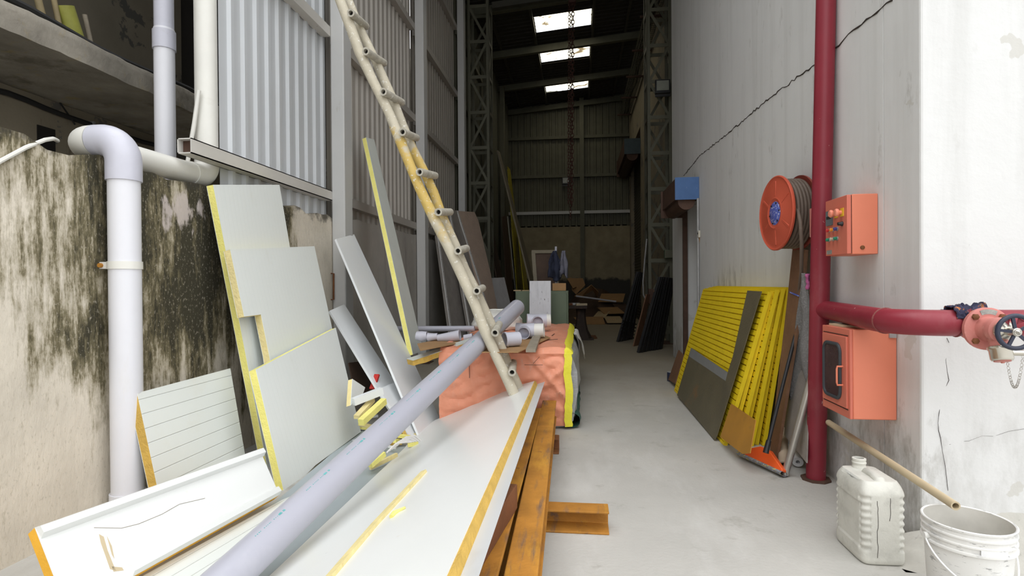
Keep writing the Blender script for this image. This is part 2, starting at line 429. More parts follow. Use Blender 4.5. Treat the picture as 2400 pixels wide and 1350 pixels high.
D = dict
MATS = D(
 concrete=D(base=(.46,.445,.41), rough=.8, var=.10, scale=1.3, extra=_dust_shade, bump=.25, bscale=40,
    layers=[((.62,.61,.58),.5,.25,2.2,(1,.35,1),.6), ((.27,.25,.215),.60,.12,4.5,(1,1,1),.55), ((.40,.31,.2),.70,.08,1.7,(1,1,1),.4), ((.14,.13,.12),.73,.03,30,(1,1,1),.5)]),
 mould_wall=D(base=(.68,.62,.52), rough=.9, var=.14, scale=3, bump=.5, bscale=25, bstretch=(1,1,.5), extra=_mould),
 grey_plaster=D(base=(.40,.38,.345), rough=.9, var=.12, scale=2, bump=.4, bscale=12, layers=[((.22,.2,.18),.56,.15,3,(1,1.4,.25),.6),((.6,.58,.54),.62,.1,5,(1,1,.6),.5)]),
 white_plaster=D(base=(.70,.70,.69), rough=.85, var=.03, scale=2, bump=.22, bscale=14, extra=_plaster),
 beige_plaster=D(base=(.30,.26,.19), rough=.9, var=.12, scale=1.5, bump=.4, bscale=10, layers=[((.17,.16,.15),.57,.02,1.7,(1,1,1),.85),((.12,.09,.06),.63,.1,4,(1,2,.4),.7)]),
 dark_plaster=D(base=(.13,.115,.085), rough=.9, var=.15, scale=1.5, bump=.4, bscale=10, layers=[((.04,.04,.038),.55,.02,1.7,(1,1,1),.85)]),
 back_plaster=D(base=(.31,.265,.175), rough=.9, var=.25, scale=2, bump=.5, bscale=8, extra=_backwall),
 weathered_slab=D(base=(.29,.265,.22), rough=.9, var=.3, scale=3, bump=.5, bscale=20, layers=[((.09,.075,.055),.57,.1,2.5,(1,1,1),.6),((.33,.26,.12),.58,.12,4,(1,2,1),.6)]),
 sheet_grey=D(base=(.58,.60,.62), rough=.45, var=.05, scale=1.2, layers=[((.40,.38,.35),.58,.25,2,(1,2,.15),.5)]),
 sheet_beige=D(base=(.44,.41,.37), rough=.5, var=.06, scale=1.2, layers=[((.34,.30,.26),.56,.25,2,(1,2,.15),.5)]),
 sheet_brown=D(base=(.33,.30,.26), rough=.5, var=.06, scale=1.2, layers=[((.22,.19,.16),.56,.25,2,(1,2,.15),.5)]),
 sheet_dark=D(base=(.15,.145,.115), rough=.5, var=.15, scale=1.2),
 roof_sheet=D(base=(.045,.042,.034), rough=.6, var=.15, scale=2),
 steel_grey=D(base=(.56,.56,.55), rough=.45, var=.05, scale=2, layers=[((.33,.29,.24),.66,.08,6,(1,1,.3),.5)]),
 steel_olive=D(base=(.12,.118,.082), rough=.6, var=.15, scale=3),
 steel_dark=D(base=(.07,.067,.052), rough=.6, var=.2, scale=3),
 rail_cream=D(base=(.60,.58,.54), rough=.55, var=.06, scale=2, layers=[((.30,.16,.09),.68,.05,12,(1,1,1),.7)]),
 pvc_white=D(base=(.73,.73,.77), rough=.35, var=.03, scale=3, layers=[((.66,.64,.58),.6,.2,4,(1,1,.3),.45)]),
 pvc_cream=D(base=(.74,.73,.68), rough=.4, var=.05, scale=3, layers=[((.55,.52,.45),.6,.2,5,(1,1,1),.4)]),
 pvc_grey=D(base=(.42,.42,.48), rough=.3, var=.03, scale=2, spec=.5, layers=[((.56,.56,.60),.6,.2,3,(1,1,1),.4)]),
 pvc_violet=D(base=(.55,.55,.62), rough=.35, var=.05, scale=6, layers=[((.4,.39,.38),.64,.1,9,(1,1,1),.5)]),
 teal_print=D(base=(.13,.42,.42), rough=.5),
 panel_white=D(base=(.76,.79,.76), rough=.35, var=.02, scale=1.2, lines=('X',.05,.004,.04,.04), layers=[((.62,.60,.48),.63,.2,2.2,(1,1,1),.35)]),
 panel_white_across=D(base=(.76,.79,.755), rough=.35, var=.02, scale=1.2, lines=('Y',.085,.004,.22,.25), layers=[((.70,.67,.53),.58,.2,2.2,(1,1,1),.35)]),
 panel_plain=D(base=(.78,.79,.77), rough=.3, var=.02, scale=1.5, layers=[((.60,.54,.38),.67,.08,5,(1,1,1),.35),((.3,.3,.3),.74,.02,22,(1,1,1),.5)]),
 trim_white=D(base=(.80,.82,.83), rough=.25, var=.015, scale=2),
 panel_dirty=D(base=(.62,.65,.61), rough=.45, var=.05, scale=4, layers=[((.20,.19,.15),.68,.04,18,(.3,6,1),.8)]),
 foam_yellow=D(base=(.86,.79,.24), rough=.9, var=.08, scale=8, bump=.5, bscale=60),
 foam_pale=D(base=(.78,.66,.32), rough=.9, var=.12, scale=9, bump=.7, bscale=40, layers=[((.6,.42,.14),.6,.15,10,(1,1,1),.7)]),
 foam_ochre=D(base=(.62,.40,.09), rough=.9, var=.2, scale=9, bump=.8, bscale=40),
 foam_orange=D(base=(.80,.42,.04), rough=.85, var=.1, scale=8, bump=.4, bscale=40),
 sheet_blue=D(base=(.36,.41,.43), rough=.35, var=.05, scale=3),
 rust=D(base=(.40,.175,.025), rough=.75, var=.3, scale=5, bump=.25, bscale=60, layers=[((.58,.30,.035),.52,.2,3,(2,.5,2),.85),((.12,.085,.07),.54,.14,5,(3,.35,3),.85),((.2,.075,.03),.64,.1,14,(1,1,1),.7)]),
 rust_dark=D(base=(.17,.065,.025), rough=.8, var=.3, scale=5, bump=.25, bscale=60, layers=[((.34,.15,.03),.55,.2,4,(2,.5,2),.7)]),
 iron_dark=D(base=(.05,.035,.028), rough=.7, var=.3, scale=6, layers=[((.13,.06,.035),.58,.12,6,(1,1,1),.7)]),
 tarp_orange=D(base=(.77,.31,.19), rough=.5, var=.10, scale=4, bump=.7, bscale=6, bstretch=(1.3,1,1.6), layers=[((.70,.40,.30),.58,.12,6,(2.5,.6,1),.6)]),
 band_yellow=D(base=(.80,.74,.05), rough=.55, var=.05, scale=9, bump=.3, bscale=40),
 sack_grey=D(base=(.36,.37,.37), rough=.6, var=.2, scale=8, bump=.6, bscale=18, bstretch=(1,1,2.5), layers=[((.62,.63,.63),.58,.1,12,(1,1,2),.7),((.16,.16,.16),.62,.1,9,(1,1,3),.6)]),
 sack_white=D(base=(.66,.65,.63), rough=.7, var=.1, scale=12, bump=.5, bscale=30),
 sack_green=D(base=(.04,.11,.09), rough=.6, var=.2, scale=12, bump=.5, bscale=30),
 ladder_paint=D(base=(.55,.50,.39), rough=.6, var=.1, scale=9, bump=.4, bscale=20, extra=_ladderpaint),
 rung_dirty=D(base=(.46,.43,.36), rough=.7, var=.2, scale=14, bump=.3, bscale=40, layers=[((.72,.70,.64),.58,.06,22,(1,1,1),.7)]),
 hollow_dark=D(base=(.02,.018,.016), rough=.9),
 cardboard=D(base=(.36,.21,.095), rough=.85, var=.1, scale=6, bump=.2, bscale=30),
 cardboard_pale=D(base=(.48,.36,.21), rough=.85, var=.08, scale=6),
 wood_grey=D(base=(.30,.26,.20), rough=.85, var=.2, scale=6, bump=.4, bscale=20, bstretch=(6,1,6)),
 wood_brown=D(base=(.17,.085,.045), rough=.6, var=.2, scale=5, bump=.2, bscale=20, layers=[((.26,.14,.075),.55,.2,5,(6,6,.6),.6)]),
 wood_dark=D(base=(.075,.045,.03), rough=.7, var=.25, scale=5),
 wood_light=D(base=(.56,.46,.30), rough=.6, var=.08, scale=5, layers=[((.70,.62,.46),.55,.2,8,(1,1,1),.6)]),
 board_plain=D(base=(.22,.19,.135), rough=.7, var=.15, scale=5),
 film_brown=D(base=(.52,.40,.32), rough=.3, var=.12, scale=5, bump=.8, bscale=6, bstretch=(3,3,1), layers=[((.5,.46,.42),.6,.15,5,(3,3,.8),.5)]),
 film_grey=D(base=(.46,.45,.45), rough=.3, var=.12, scale=5, bump=.8, bscale=9, bstretch=(1,1,3)),
 film_dark=D(base=(.28,.255,.23), rough=.35, var=.2, scale=6, bump=.6, bscale=9, bstretch=(1,1,3)),
 alu=D(base=(.75,.74,.73), rough=.4, metal=.3, var=.1, scale=8),
 marble=D(base=(.64,.66,.70), rough=.4, var=.06, scale=4, layers=[((.07,.07,.075),.63,.04,6,(5,1.0,5),.9),((.42,.44,.48),.5,.2,4,(4,.7,4),.5)]),
 cabinet_green=D(base=(.12,.155,.10), rough=.45, var=.08, scale=4, layers=[((.4,.42,.36),.72,.03,10,(6,6,.4),.6)]),
 olive_yellow=D(base=(.42,.36,.02), rough=.4, var=.2, scale=5, layers=[((.12,.09,.02),.56,.1,12,(1,1,.6),.8)]),
 black_panel=D(base=(.018,.018,.019), rough=.45, var=.25, scale=6, layers=[((.05,.04,.03),.6,.15,8,(1,1,1),.7)]),
 black_plastic=D(base=(.02,.02,.022), rough=.4, var=.1, scale=8),
 glass_lamp=D(base=(.30,.31,.27), rough=.15, var=.1, scale=8),
 chain_rust=D(base=(.075,.03,.022), rough=.6, var=.3, scale=20),
 blue_paint=D(base=(.075,.16,.36), rough=.55, var=.12, scale=6, layers=[((.55,.6,.62),.68,.02,10,(1,1,1.5),.9),((.12,.15,.15),.56,.15,9,(1,1,.4),.5)]),
 blue_dull=D(base=(.05,.075,.09), rough=.55, var=.2, scale=6),
 rust_brown=D(base=(.085,.045,.03), rough=.7, var=.25, scale=6),
 pipe_red=D(base=(.235,.022,.036), rough=.42, var=.12, scale=3, bump=.08, bscale=20, layers=[((.33,.12,.12),.56,.2,3,(1,1,.5),.55),((.75,.66,.60),.70,.02,30,(1,1,.6),.9),((.2,.1,.07),.68,.06,9,(1,1,1),.6)]),
 weld_red=D(base=(.22,.06,.055), rough=.7, var=.2, scale=20, bump=.6, bscale=50),
 box_orange=D(base=(.76,.235,.14), rough=.45, var=.04, scale=3, layers=[((.80,.20,.08),.60,.15,2,(1,1,1),.4),((.30,.12,.05),.71,.05,11,(1,1,1),.8)]),
 box_red=D(base=(.66,.18,.12), rough=.45, var=.05, scale=3, layers=[((.28,.10,.04),.69,.05,11,(1,1,1),.8)]),
 rubber=D(base=(.045,.052,.06), rough=.5, var=.1, scale=8),
 window_dark=D(base=(.075,.04,.04), rough=.08, var=.2, scale=6, layers=[((.35,.3,.3),.70,.02,24,(1,1,.4),.7)]),
 reel_red=D(base=(.55,.095,.05), rough=.42, var=.05, scale=4),
 reel_edge=D(base=(.30,.06,.04), rough=.5, var=.15, scale=6),
 hose_brown=D(base=(.13,.095,.072), rough=.6, var=.15, scale=8, layers=[((.22,.17,.14),.58,.2,9,(1,1,1),.6)]),
 label_blue=D(base=(.085,.12,.46), rough=.4, layers=[((.75,.75,.85),.56,.03,55,(1,1,1),.9)]),
 grating_yellow=D(base=(.82,.60,.012), rough=.5, var=.08, scale=8, layers=[((.40,.29,.02),.64,.1,14,(1,1,1),.6)]),
 plate_dark=D(base=(.13,.11,.065), rough=.5, var=.15, scale=3, bump=.5, bscale=70, layers=[((.26,.115,.03),.62,.12,2.5,(1,1,1),.75),((.06,.055,.045),.56,.2,2,(1,1,1),.6)]),
 primer_grey=D(base=(.21,.21,.205), rough=.6, var=.06, scale=8),
 plate_rust=D(base=(.42,.20,.025), rough=.6, var=.15, scale=3, layers=[((.13,.09,.04),.55,.2,3,(1,1,1),.8)]),
 broom_orange=D(base=(.90,.125,.025), rough=.4, var=.04, scale=8),
 foam_mixed=D(base=(.25,.26,.28), rough=.95, var=.3, scale=40, layers=[((.62,.5,.08),.56,.03,42,(1,1,1),.9),((.65,.63,.60),.6,.03,55,(1,1,1),.9),((.07,.12,.32),.62,.03,48,(1,1,1),.9),((.5,.12,.08),.66,.02,50,(1,1,1),.9)]),
 towel_grey=D(base=(.20,.195,.19), rough=1, var=.2, scale=60, bump=1, bscale=130, layers=[((.36,.35,.34),.55,.1,90,(1,1,1),.6)]),
 cloth_purple=D(base=(.42,.10,.24), rough=.9, var=.3, scale=30),
 steel_bright=D(base=(.50,.48,.44), rough=.3, metal=.7, var=.15, scale=4),
 chrome=D(base=(.62,.59,.52), rough=.22, metal=.9, var=.12, scale=5),
 paper_roll=D(base=(.42,.33,.24), rough=.8, var=.15, scale=5, layers=[((.12,.09,.06),.66,.06,8,(1,1,1),.7)]),
 white_roll=D(base=(.66,.66,.66), rough=.6, var=.06, scale=8),
 can_navy=D(base=(.02,.025,.055), rough=.35, var=.3, scale=14, layers=[((.4,.4,.5),.62,.02,30,(1,1,1),.8)]),
 jerry=D(base=(.64,.63,.57), rough=.55, var=.08, scale=6, bump=.3, bscale=20, layers=[((.42,.41,.37),.50,.2,9,(1,1,1),.6),((.08,.08,.08),.70,.02,22,(2.5,2.5,.6),.8)]),
 crack_dark=D(base=(.045,.035,.03), rough=.9),
 bucket_white=D(base=(.75,.74,.71), rough=.5, var=.04, scale=6, layers=[((.86,.86,.85),.5,.15,6,(1,1,.35),.6),((.40,.40,.40),.56,.10,7,(1,1,2.0),.6),((.20,.20,.20),.62,.03,22,(1,1,5),.7)]),
 bucket_inside=D(base=(.62,.60,.55), rough=.8, var=.1, scale=9),
 wire_white=D(base=(.82,.82,.82), rough=.35),
 kerb_cement=D(base=(.47,.455,.41), rough=.95, var=.12, scale=5, bump=.8, bscale=14, layers=[((.16,.15,.13),.62,.06,9,(1,1,1),.7)]),
 valve_pink=D(base=(.55,.20,.17), rough=.5, var=.1, scale=8, layers=[((.70,.36,.30),.55,.15,10,(1,1,1),.7),((.24,.10,.08),.68,.05,16,(1,1,1),.7)]),
 wheel_navy=D(base=(.03,.035,.06), rough=.4, var=.1, scale=12, layers=[((.3,.3,.34),.72,.02,40,(1,1,1),.8)]),
 tag_plate=D(base=(.35,.36,.33), rough=.4, metal=.3, var=.3, scale=60),
 rag_mixed=D(base=(.035,.035,.07), rough=.95, var=.3, scale=30, layers=[((.55,.20,.06),.55,.04,24,(1,1,1),.9),((.6,.52,.40),.63,.03,26,(1,1,1),.9),((.35,.04,.06),.62,.04,22,(1,1,1),.8)]),
 plug_white=D(base=(.58,.55,.47), rough=.5),
 conduit=D(base=(.42,.42,.42), rough=.35, metal=.4, var=.2, scale=6),
 cable_black=D(base=(.02,.02,.02), rough=.6),
 jacket_navy=D(base=(.025,.03,.055), rough=.9, var=.3, scale=10, bump=.6, bscale=14),
 shirt_grey=D(base=(.16,.16,.20), rough=.9, var=.2, scale=10, bump=.6, bscale=14),
 button_red=D(base=(.55,.04,.04), rough=.35), button_orange=D(base=(.80,.30,.03), rough=.35), button_blue=D(base=(.06,.06,.28), rough=.35),
 button_green=D(base=(.02,.24,.13), rough=.35), button_cream=D(base=(.55,.48,.36), rough=.35), meter_grey=D(base=(.14,.16,.17), rough=.4),
 stop_pink=D(base=(.88,.30,.20), rough=.35), plaque_yellow=D(base=(.80,.56,.04), rough=.5),
 bamboo_green=D(base=(.30,.30,.06), rough=.6, var=.2, scale=6), bamboo_tan=D(base=(.30,.24,.13), rough=.7, var=.2, scale=6),
 red_plastic=D(base=(.50,.025,.02), rough=.4),
 white_strap=D(base=(.75,.73,.70), rough=.5),
 paper_white=D(base=(.75,.75,.75), rough=.8),
)
for _k, _v in MATS.items(): MT[_k] = mat(_k, **_v)
_em = bpy.data.materials.new('skylight_glow'); _em.use_nodes = True
_nt = _em.node_tree; _b = _nt.nodes['Principled BSDF']
_tc = _nt.nodes.new('ShaderNodeTexCoord')
_c = _ramp(_nt, _noise(_nt, _tc.outputs['Object'], 1.6, (1, 1.6, 1), 3, 0.5, (2, 0, 0), 1.2), [(0.60, (1, 0.92, 0.70)), (0.66, (0.12, 0.09, 0.05))])
_nt.links.new(_c, _b.inputs['Emission Color']); _b.inputs['Emission Strength'].default_value = SKYLIGHT_STRENGTH
_b.inputs['Base Color'].default_value = (.6, .6, .58, 1)
MT['skylight_glow'] = _em

# ------------------------------------------------------------------ the setting
XR, XR2, XL, XM = 1.733, 2.10, -2.86, -2.75      # right wall near / far, left cladding, left masonry face
YB, ZT = 23.0, 9.0
rnd = random.Random(7)

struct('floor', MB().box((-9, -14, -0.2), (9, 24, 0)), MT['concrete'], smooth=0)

w = MB()
w.box((XR, 3.4, 0), (XR + .35, 8.27, ZT)); w.box((XR, 8.27, 2.62), (XR + .35, 9.40, ZT)); w.box((XR, 9.40, 0), (XR + .42, 10.5, ZT))
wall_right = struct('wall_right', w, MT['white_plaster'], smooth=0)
struct('wall_front', MB().box((XR, 3.05, 0), (7.0, 3.4, ZT)), MT['white_plaster'], smooth=0, bevel=.012)
w = MB(); w.box((XR2, 10.5, 0), (XR2 + .3, 19.0, ZT)); w.box((XR2, 19.0, 6.6), (XR2 + .3, 22.4, ZT)); w.box((XR2, 22.4, 0), (XR2 + .3, YB, ZT))
struct('wall_right_far', w, MT['beige_plaster'], smooth=0)
g = MB().grid(lambda u, v: (XR2 + .12 + .015 * (int(v * 120) % 2), 19.0 + 3.4 * u, 6.6 * v), 2, 120)
struct('door_2', g, MT['steel_dark'], smooth=0)
struct('door_1', MB().box((XR + .30, 8.27, 0), (XR + .34, 9.38, 2.62)), MT['steel_dark'], smooth=0)
struct('trim_1', MB().box((XR - .02, 9.36, 0), (XR + .05, 9.42, 2.62)), MT['rust_brown'], smooth=0)

def crack(pts, r, name, parent, seed):
    rr = random.Random(seed); out = []
    for a, b in zip(pts, pts[1:]):
        n = max(2, int((b - a).length / .05))
        for i in range(n):
            p = a.lerp(b, i / n); out.append(p + Vector((0, rr.uniform(-.008, .008), rr.uniform(-.012, .012))))
    out.append(pts[-1])
    o = mesh_object(name, MB().tube(out, [r * rr.uniform(.5, 1.3) for _ in out], 5), MT['crack_dark'])
    o.parent = parent; o['kind'] = 'structure'
    return o
crack([P(x, y, x=XR - .001) for x, y in ((1602, 412), (1640, 365), (1700, 318), (1770, 258), (1850, 195), (1910, 152), (1958, 115), (2010, 62), (2092, 0))], .0055, 'crack', wall_right, 1)
wf = bpy.data.objects['wall_front']
crack([P(x, y, y=3.049) for x, y in ((2218, 790), (2226, 806), (2217, 845), (2224, 890), (2206, 945), (2196, 985), (2204, 1030), (2214, 1085), (2222, 1150))], .0011, 'crack', wf, 2)
crack([P(x, y, y=3.049) for x, y in ((2400, 1005), (2330, 1018), (2270, 1030), (2225, 1042))], .0006, 'crack', wf, 3)

# masonry on the left, broken along the top
def masonry(name, y0, y1, z0, z1, m, seed, x=XM, jag=.03):
    rr = random.Random(seed); n = max(4, int((y1 - y0) / .12)); out = [(y0, 0)]
    for i in range(n + 1):
        out.append((y0 + (y1 - y0) * i / n, z0 + (z1 - z0) * i / n + rr.uniform(-jag, jag)))
    out.append((y1, 0))
    return struct(name, MB().prism(out, x - .22, x, Matrix(((0, 0, 1, 0), (1, 0, 0, 0), (0, 1, 0, 0), (0, 0, 0, 1)))), m, smooth=0)
masonry('wall_left', 0.3, 5.98, 2.09, 2.11, MT['mould_wall'], 1)
masonry('wall_left_middle', 6.2, 9.25, 2.16, 2.2, MT['grey_plaster'], 2, jag=.012)
masonry('wall_left_far', 9.5, YB, 2.2, 2.2, MT['grey_plaster'], 3, jag=.01)

def cladding(name, y0, y1, z0, z1, m, x=XL, pitch=.185):
    prof = []; y = y0
    while y < y1:
        for f, d in ((0, 0), (.58, 0), (.68, .028), (.90, .028)):
            q = y + f * pitch
            if q <= y1: prof.append((q, d))
        y += pitch
    prof.append((y1, 0))
    mb = MB()
    for (a, da), (b, db) in zip(prof, prof[1:]):
        mb.add([(x + da, a, z0), (x + db, b, z0), (x + db, b, z1), (x + da, a, z1)], [(0, 1, 2, 3)])
    return struct(name, mb, m, smooth=0)
POSTY = [6.07, 9.35, 12.75, 16.3, 19.8]
YC = P(514, 300, x=XL).y
cladding('wall_left_cladding', YC, POSTY[0], 1.95, ZT, MT['sheet_grey'])
cladding('wall_left_cladding', POSTY[0] + .02, POSTY[1], 1.95, ZT, MT['sheet_beige'])
cladding('wall_left_cladding', POSTY[1] + .02, POSTY[2], 1.95, ZT, MT['sheet_brown'])  # inner bays: interior shade put into darker sheet colours
cladding('wall_left_cladding', POSTY[2] + .02, YB, 1.95, ZT, MT['steel_olive'])

# girts along the cladding; the lowest runs on past it with an open end
GZ = [2.36, 4.2, 5.76, 7.3]
k = 2
yg = P(436, 300, x=XM - .03).y
for gi, z in enumerate(GZ):
    for bi in range(4):
        y0 = (yg if gi == 0 else YC) if bi == 0 else POSTY[bi - 1] + .1
        y1 = POSTY[bi] - .1 if bi < 4 else YB
        mb = MB(); c = XM - .045
        if bi == 0 and gi == 0:
            t = .008; a = .055
            for q in ((c - a, z - a, c + a, z - a + t), (c - a, z + a - t, c + a, z + a), (c - a, z - a, c - a + t, z + a), (c + a - t, z - a, c + a, z + a)):
                mb.box((q[0], y0, q[1]), (q[2], y1, q[3]))
            o = struct('trim_%d' % k, mb, MT['rail_cream'], smooth=0)
            i = mesh_object('rusty_inside', MB().box((c - a + t, y0 + .05, z - a + t), (c + a - t, y0 + .06, z + a - t)), MT['rust_brown'], smooth=0)
            i.parent = o; i['kind'] = 'structure'
        else:
            mb.box((c - .05, y0, z - .055), (c + .05, y1, z + .055))
            struct('trim_%d' % k, mb, MT['rail_cream' if bi < 1 else ('sheet_beige' if bi < 3 else 'steel_olive')], smooth=0)
        k += 1

names = ['grey box-section steel post beside the mouldy wall end', 'grey box-section steel post behind the tall narrow panel', 'grey box-section steel post just before the lattice column',
         'dark steel wall post deep inside past the lattice column', 'last dark steel wall post near the end wall']
for y, lb in zip(POSTY, names):
    t = thing('steel_post', lb, 'post', (XM, y, 0))
    part(t, 'shaft', MB().box((XM + .005, y - .11, 0.012), (XM + .16, y + .11, 8.45)), MT['steel_grey' if y < 13 else 'steel_olive'], bevel=.012)
    part(t, 'foot_plate', MB().box((XM + .005, y - .16, 0), (XM + .22, y + .16, .012)), MT['rust_brown'])

# end wall
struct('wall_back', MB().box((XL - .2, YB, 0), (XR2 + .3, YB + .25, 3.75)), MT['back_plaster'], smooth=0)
mb = MB(); x = XL; prof = []
while x < XR2:
    for f, d in ((0, 0), (.6, 0), (.66, .04), (.92, .04)):
        prof.append((x + f * .26, d))
    x += .26
for (a, da), (b, db) in zip(prof, prof[1:]):
    mb.add([(a, YB - da, 3.7), (b, YB - db, 3.7), (b, YB - db, ZT + .3), (a, YB - da, ZT + .3)], [(0, 1, 2, 3)])
struct('wall_back_cladding', mb, MT['steel_olive'], smooth=0)
for z in (7.35, 5.77, 4.27):
    struct('trim_%d' % k, MB().box((XL, YB - .16, z - .06), (XR2, YB - .04, z + .06)), MT['steel_grey' if z < 5 else 'steel_olive'], smooth=0); k += 1
struct('trim_%d' % k, MB().box((.10, YB - .3, 0), (.27, YB - .12, ZT)), MT['steel_olive'], smooth=0); k += 1

# roof: ribs run across, three clear sheets in it
RZ = lambda x: 8.9 + .085 * x
Y0R = 4.6
SKY = [(15.45, 16.4), (17.75, 18.7), (20.65, 21.6)]
SX = (-1.17, .42)
def roof_strip(mb, x0, x1, y0, y1):
    y = y0
    while y < y1 - 1e-6:
        e = min(y + .11, y1); d = .03 if int(round((y - Y0R) / .11)) % 2 else 0
        mb.add([(x0, y, RZ(x0) - d), (x1, y, RZ(x1) - d), (x1, e, RZ(x1) - d), (x0, e, RZ(x0) - d)], [(0, 1, 2, 3)])
        mb.add([(x0, e, RZ(x0)), (x1, e, RZ(x1)), (x1, e, RZ(x1) - .03), (x0, e, RZ(x0) - .03)], [(0, 1, 2, 3)])
        y = e
mb = MB(); y = Y0R
for a, b in SKY:
    roof_strip(mb, XL - .2, XR2 + .3, y, a); roof_strip(mb, XL - .2, SX[0], a, b); roof_strip(mb, SX[1], XR2 + .3, a, b); y = b
roof_strip(mb, XL - .2, XR2 + .3, y, YB + .3)
struct('ceiling', mb, MT['roof_sheet'], smooth=0)
for i, (a, b) in enumerate(SKY):
    struct('window_%d' % (i + 1), MB().add([(SX[0], a, RZ(SX[0]) + .01), (SX[1], a, RZ(SX[1]) + .01), (SX[1], b, RZ(SX[1]) + .01), (SX[0], b, RZ(SX[0]) + .01)], [(0, 1, 2, 3)]), MT['skylight_glow'], smooth=0)
for x in (-2.3, SX[0] - .06, SX[1] + .06, 1.45):
    struct('trim_%d' % k, MB().box((x - .035, Y0R, RZ(x) - .13), (x + .035, YB, RZ(x) - .035)), MT['steel_dark'], smooth=0); k += 1
for y in (14.3, 17.1, 20.0, 22.8):
    struct('trim_%d' % k, MB().bar((XL, y, RZ(XL) - .24), (XR2, y, RZ(XR2) - .24), .14, .2), MT['steel_olive'], smooth=0); k += 1

# cement fillet along the foot of the front wall
def fillet(u, v):
    x = 1.50 + u * 3.0
    t = v
    yy = 3.06 - .30 * t - .04 * mnoise.noise((x * 4, t * 3, 0))
    zz = (.19 * (1 - t) ** 1.3 + .025 * mnoise.noise((x * 7, t * 5, 2)) * (1 - t)) * min(1, u * 5)
    return (x, yy, max(zz, -.01))
struct('trim_kerb', MB().grid(fillet, 60, 10), MT['kerb_cement'], smooth=60)

# ------------------------------------------------------------------ yard objects on the left
class Sheet:
    """a flat panel lying in a plane: outline given by sight lines, front face in the plane, depth behind it"""
    def __init__(s, pl, along, up, px, o=None):
        s.pl = pl; n = pl[1]
        pts = [P(a, b, pl=pl) for a, b in px]
        s.o = o or pts[0]
        s.a = along; s.u = up
        s.n = along.cross(up).normalized(); s.flip = s.n.dot(n) < 0
        if s.flip: s.n = -s.n
        # keep a right-handed frame
        s.x = s.u.cross(s.n).normalized()
        s.M = frame(s.o, s.x, s.u, s.n)
        s.inv = s.M.inverted()
        s.out = [((s.inv @ q).x, (s.inv @ q).y) for q in pts]
    def uv(s, px):
        q = s.inv @ P(px[0], px[1], pl=s.pl)
        return q.x, q.y

def panel(name, label, pl3, px, th=.05, skin='panel_white', foam='foam_yellow', group=None, cat='panel'):
    pl, a, u = pl3
    sh = Sheet(pl, a, u, px)
    t = thing(name, label, cat, sh.M, group)
    part(t, 'front_sheet', MB().prism(sh.out, -.003, 0), MT[skin], local=True, smooth=0)
    part(t, 'foam_core', MB().prism(sh.out, -th + .003, -.003), MT[foam], 'exposed foam core', local=True, smooth=0)
    part(t, 'back_sheet', MB().prism(sh.out, -th, -th + .003), MT[skin], local=True, smooth=0)
    return t, sh

# --- big white drainpipe on the mouldy wall
Yd = P(294, 700, x=-2.625).y; zb = P(303, 1150, x=-2.625).z; ze = P(286, 327, x=-2.625).z
r0 = .087
t = thing('drainpipe', 'thick white plastic drainpipe with an elbow strapped to the mouldy wall', 'pipe', (-2.625, Yd, 0))
part(t, 'pipe', MB().tube([(-2.625, Yd, zb - .02), (-2.625, Yd, ze - .12)], r0 * .95, 28), MT['pvc_white'])
part(t, 'coupling', MB().tube([(-2.625, Yd, 0), (-2.625, Yd, zb)], r0 * 1.05, 28), MT['pvc_white'])
arc = [(-2.625 - .13 * (1 - math.cos(q)), Yd, ze - .13 + .13 * math.sin(q)) for q in [i * math.pi / 24 for i in range(13)]]
part(t, 'elbow', MB().tube([(-2.625, Yd, ze - .24)] + arc + [(-2.80, Yd, ze)], r0 * 1.06, 28), MT['pvc_violet'], 'grey violet elbow over the wall top')
part(t, 'mud_smear', MB().tube([P(*q, y=Yd - .072) for q in ((262, 330), (268, 345), (263, 365), (258, 392))], [.003, .007, .005, .002], 6), MT['wood_light'], 'tan smear on the elbow')
Y2 = P(488, 390, x=-2.93).y
arc2 = [(-2.80 - .14 * math.sin(q), Yd + .14 * (1 - math.cos(q)), ze) for q in [i * math.pi / 24 for i in range(13)]]
part(t, 'return_elbow', MB().tube(arc2 + [(-2.94, Yd + .2, ze)], r0 * 1.05, 28), MT['pvc_cream'])
part(t, 'wall_top_pipe', MB().tube([(-2.94, Yd + .18, ze), (-2.94, Y2 - .1, ze + .01)], r0 * .97, 28), MT['pvc_cream'])
arc3 = [(-2.94, Y2 - .12 + .12 * math.sin(q), ze + .01 + .12 * (1 - math.cos(q))) for q in [i * math.pi / 24 for i in range(13)]]
part(t, 'riser_elbow', MB().tube([(-2.94, Y2 - .2, ze + .01)] + arc3 + [(-2.94, Y2, ze + .22)], r0 * 1.04, 28), MT['pvc_cream'])
part(t, 'riser', MB().tube([(-2.94, Y2, ze + .2), (-2.94, Y2, 7.5)], r0 * .95, 28), MT['pvc_cream'], 'tall cream riser beside the cladding')
c = part(t, 'strap_clamp', MB().lathe([(r0 * .96, -.022), (r0 * 1.02, -.022), (r0 * 1.02, .022), (r0 * .96, .022)], Matrix.Translation((-2.625, Yd, P(290, 622, x=-2.625).z)), 28), MT['pvc_cream'])
zc = P(290, 622, x=-2.625).z
part(c, 'clamp_ear', MB().box((-2.748, Yd - .045, zc - .020), (-2.69, Yd - .03, zc + .020)), MT['pvc_cream'])
part(c, 'rusty_bolt', MB().tube([(-2.735, Yd - .062, zc), (-2.735, Yd - .03, zc)], .013, 8), MT['rust'])

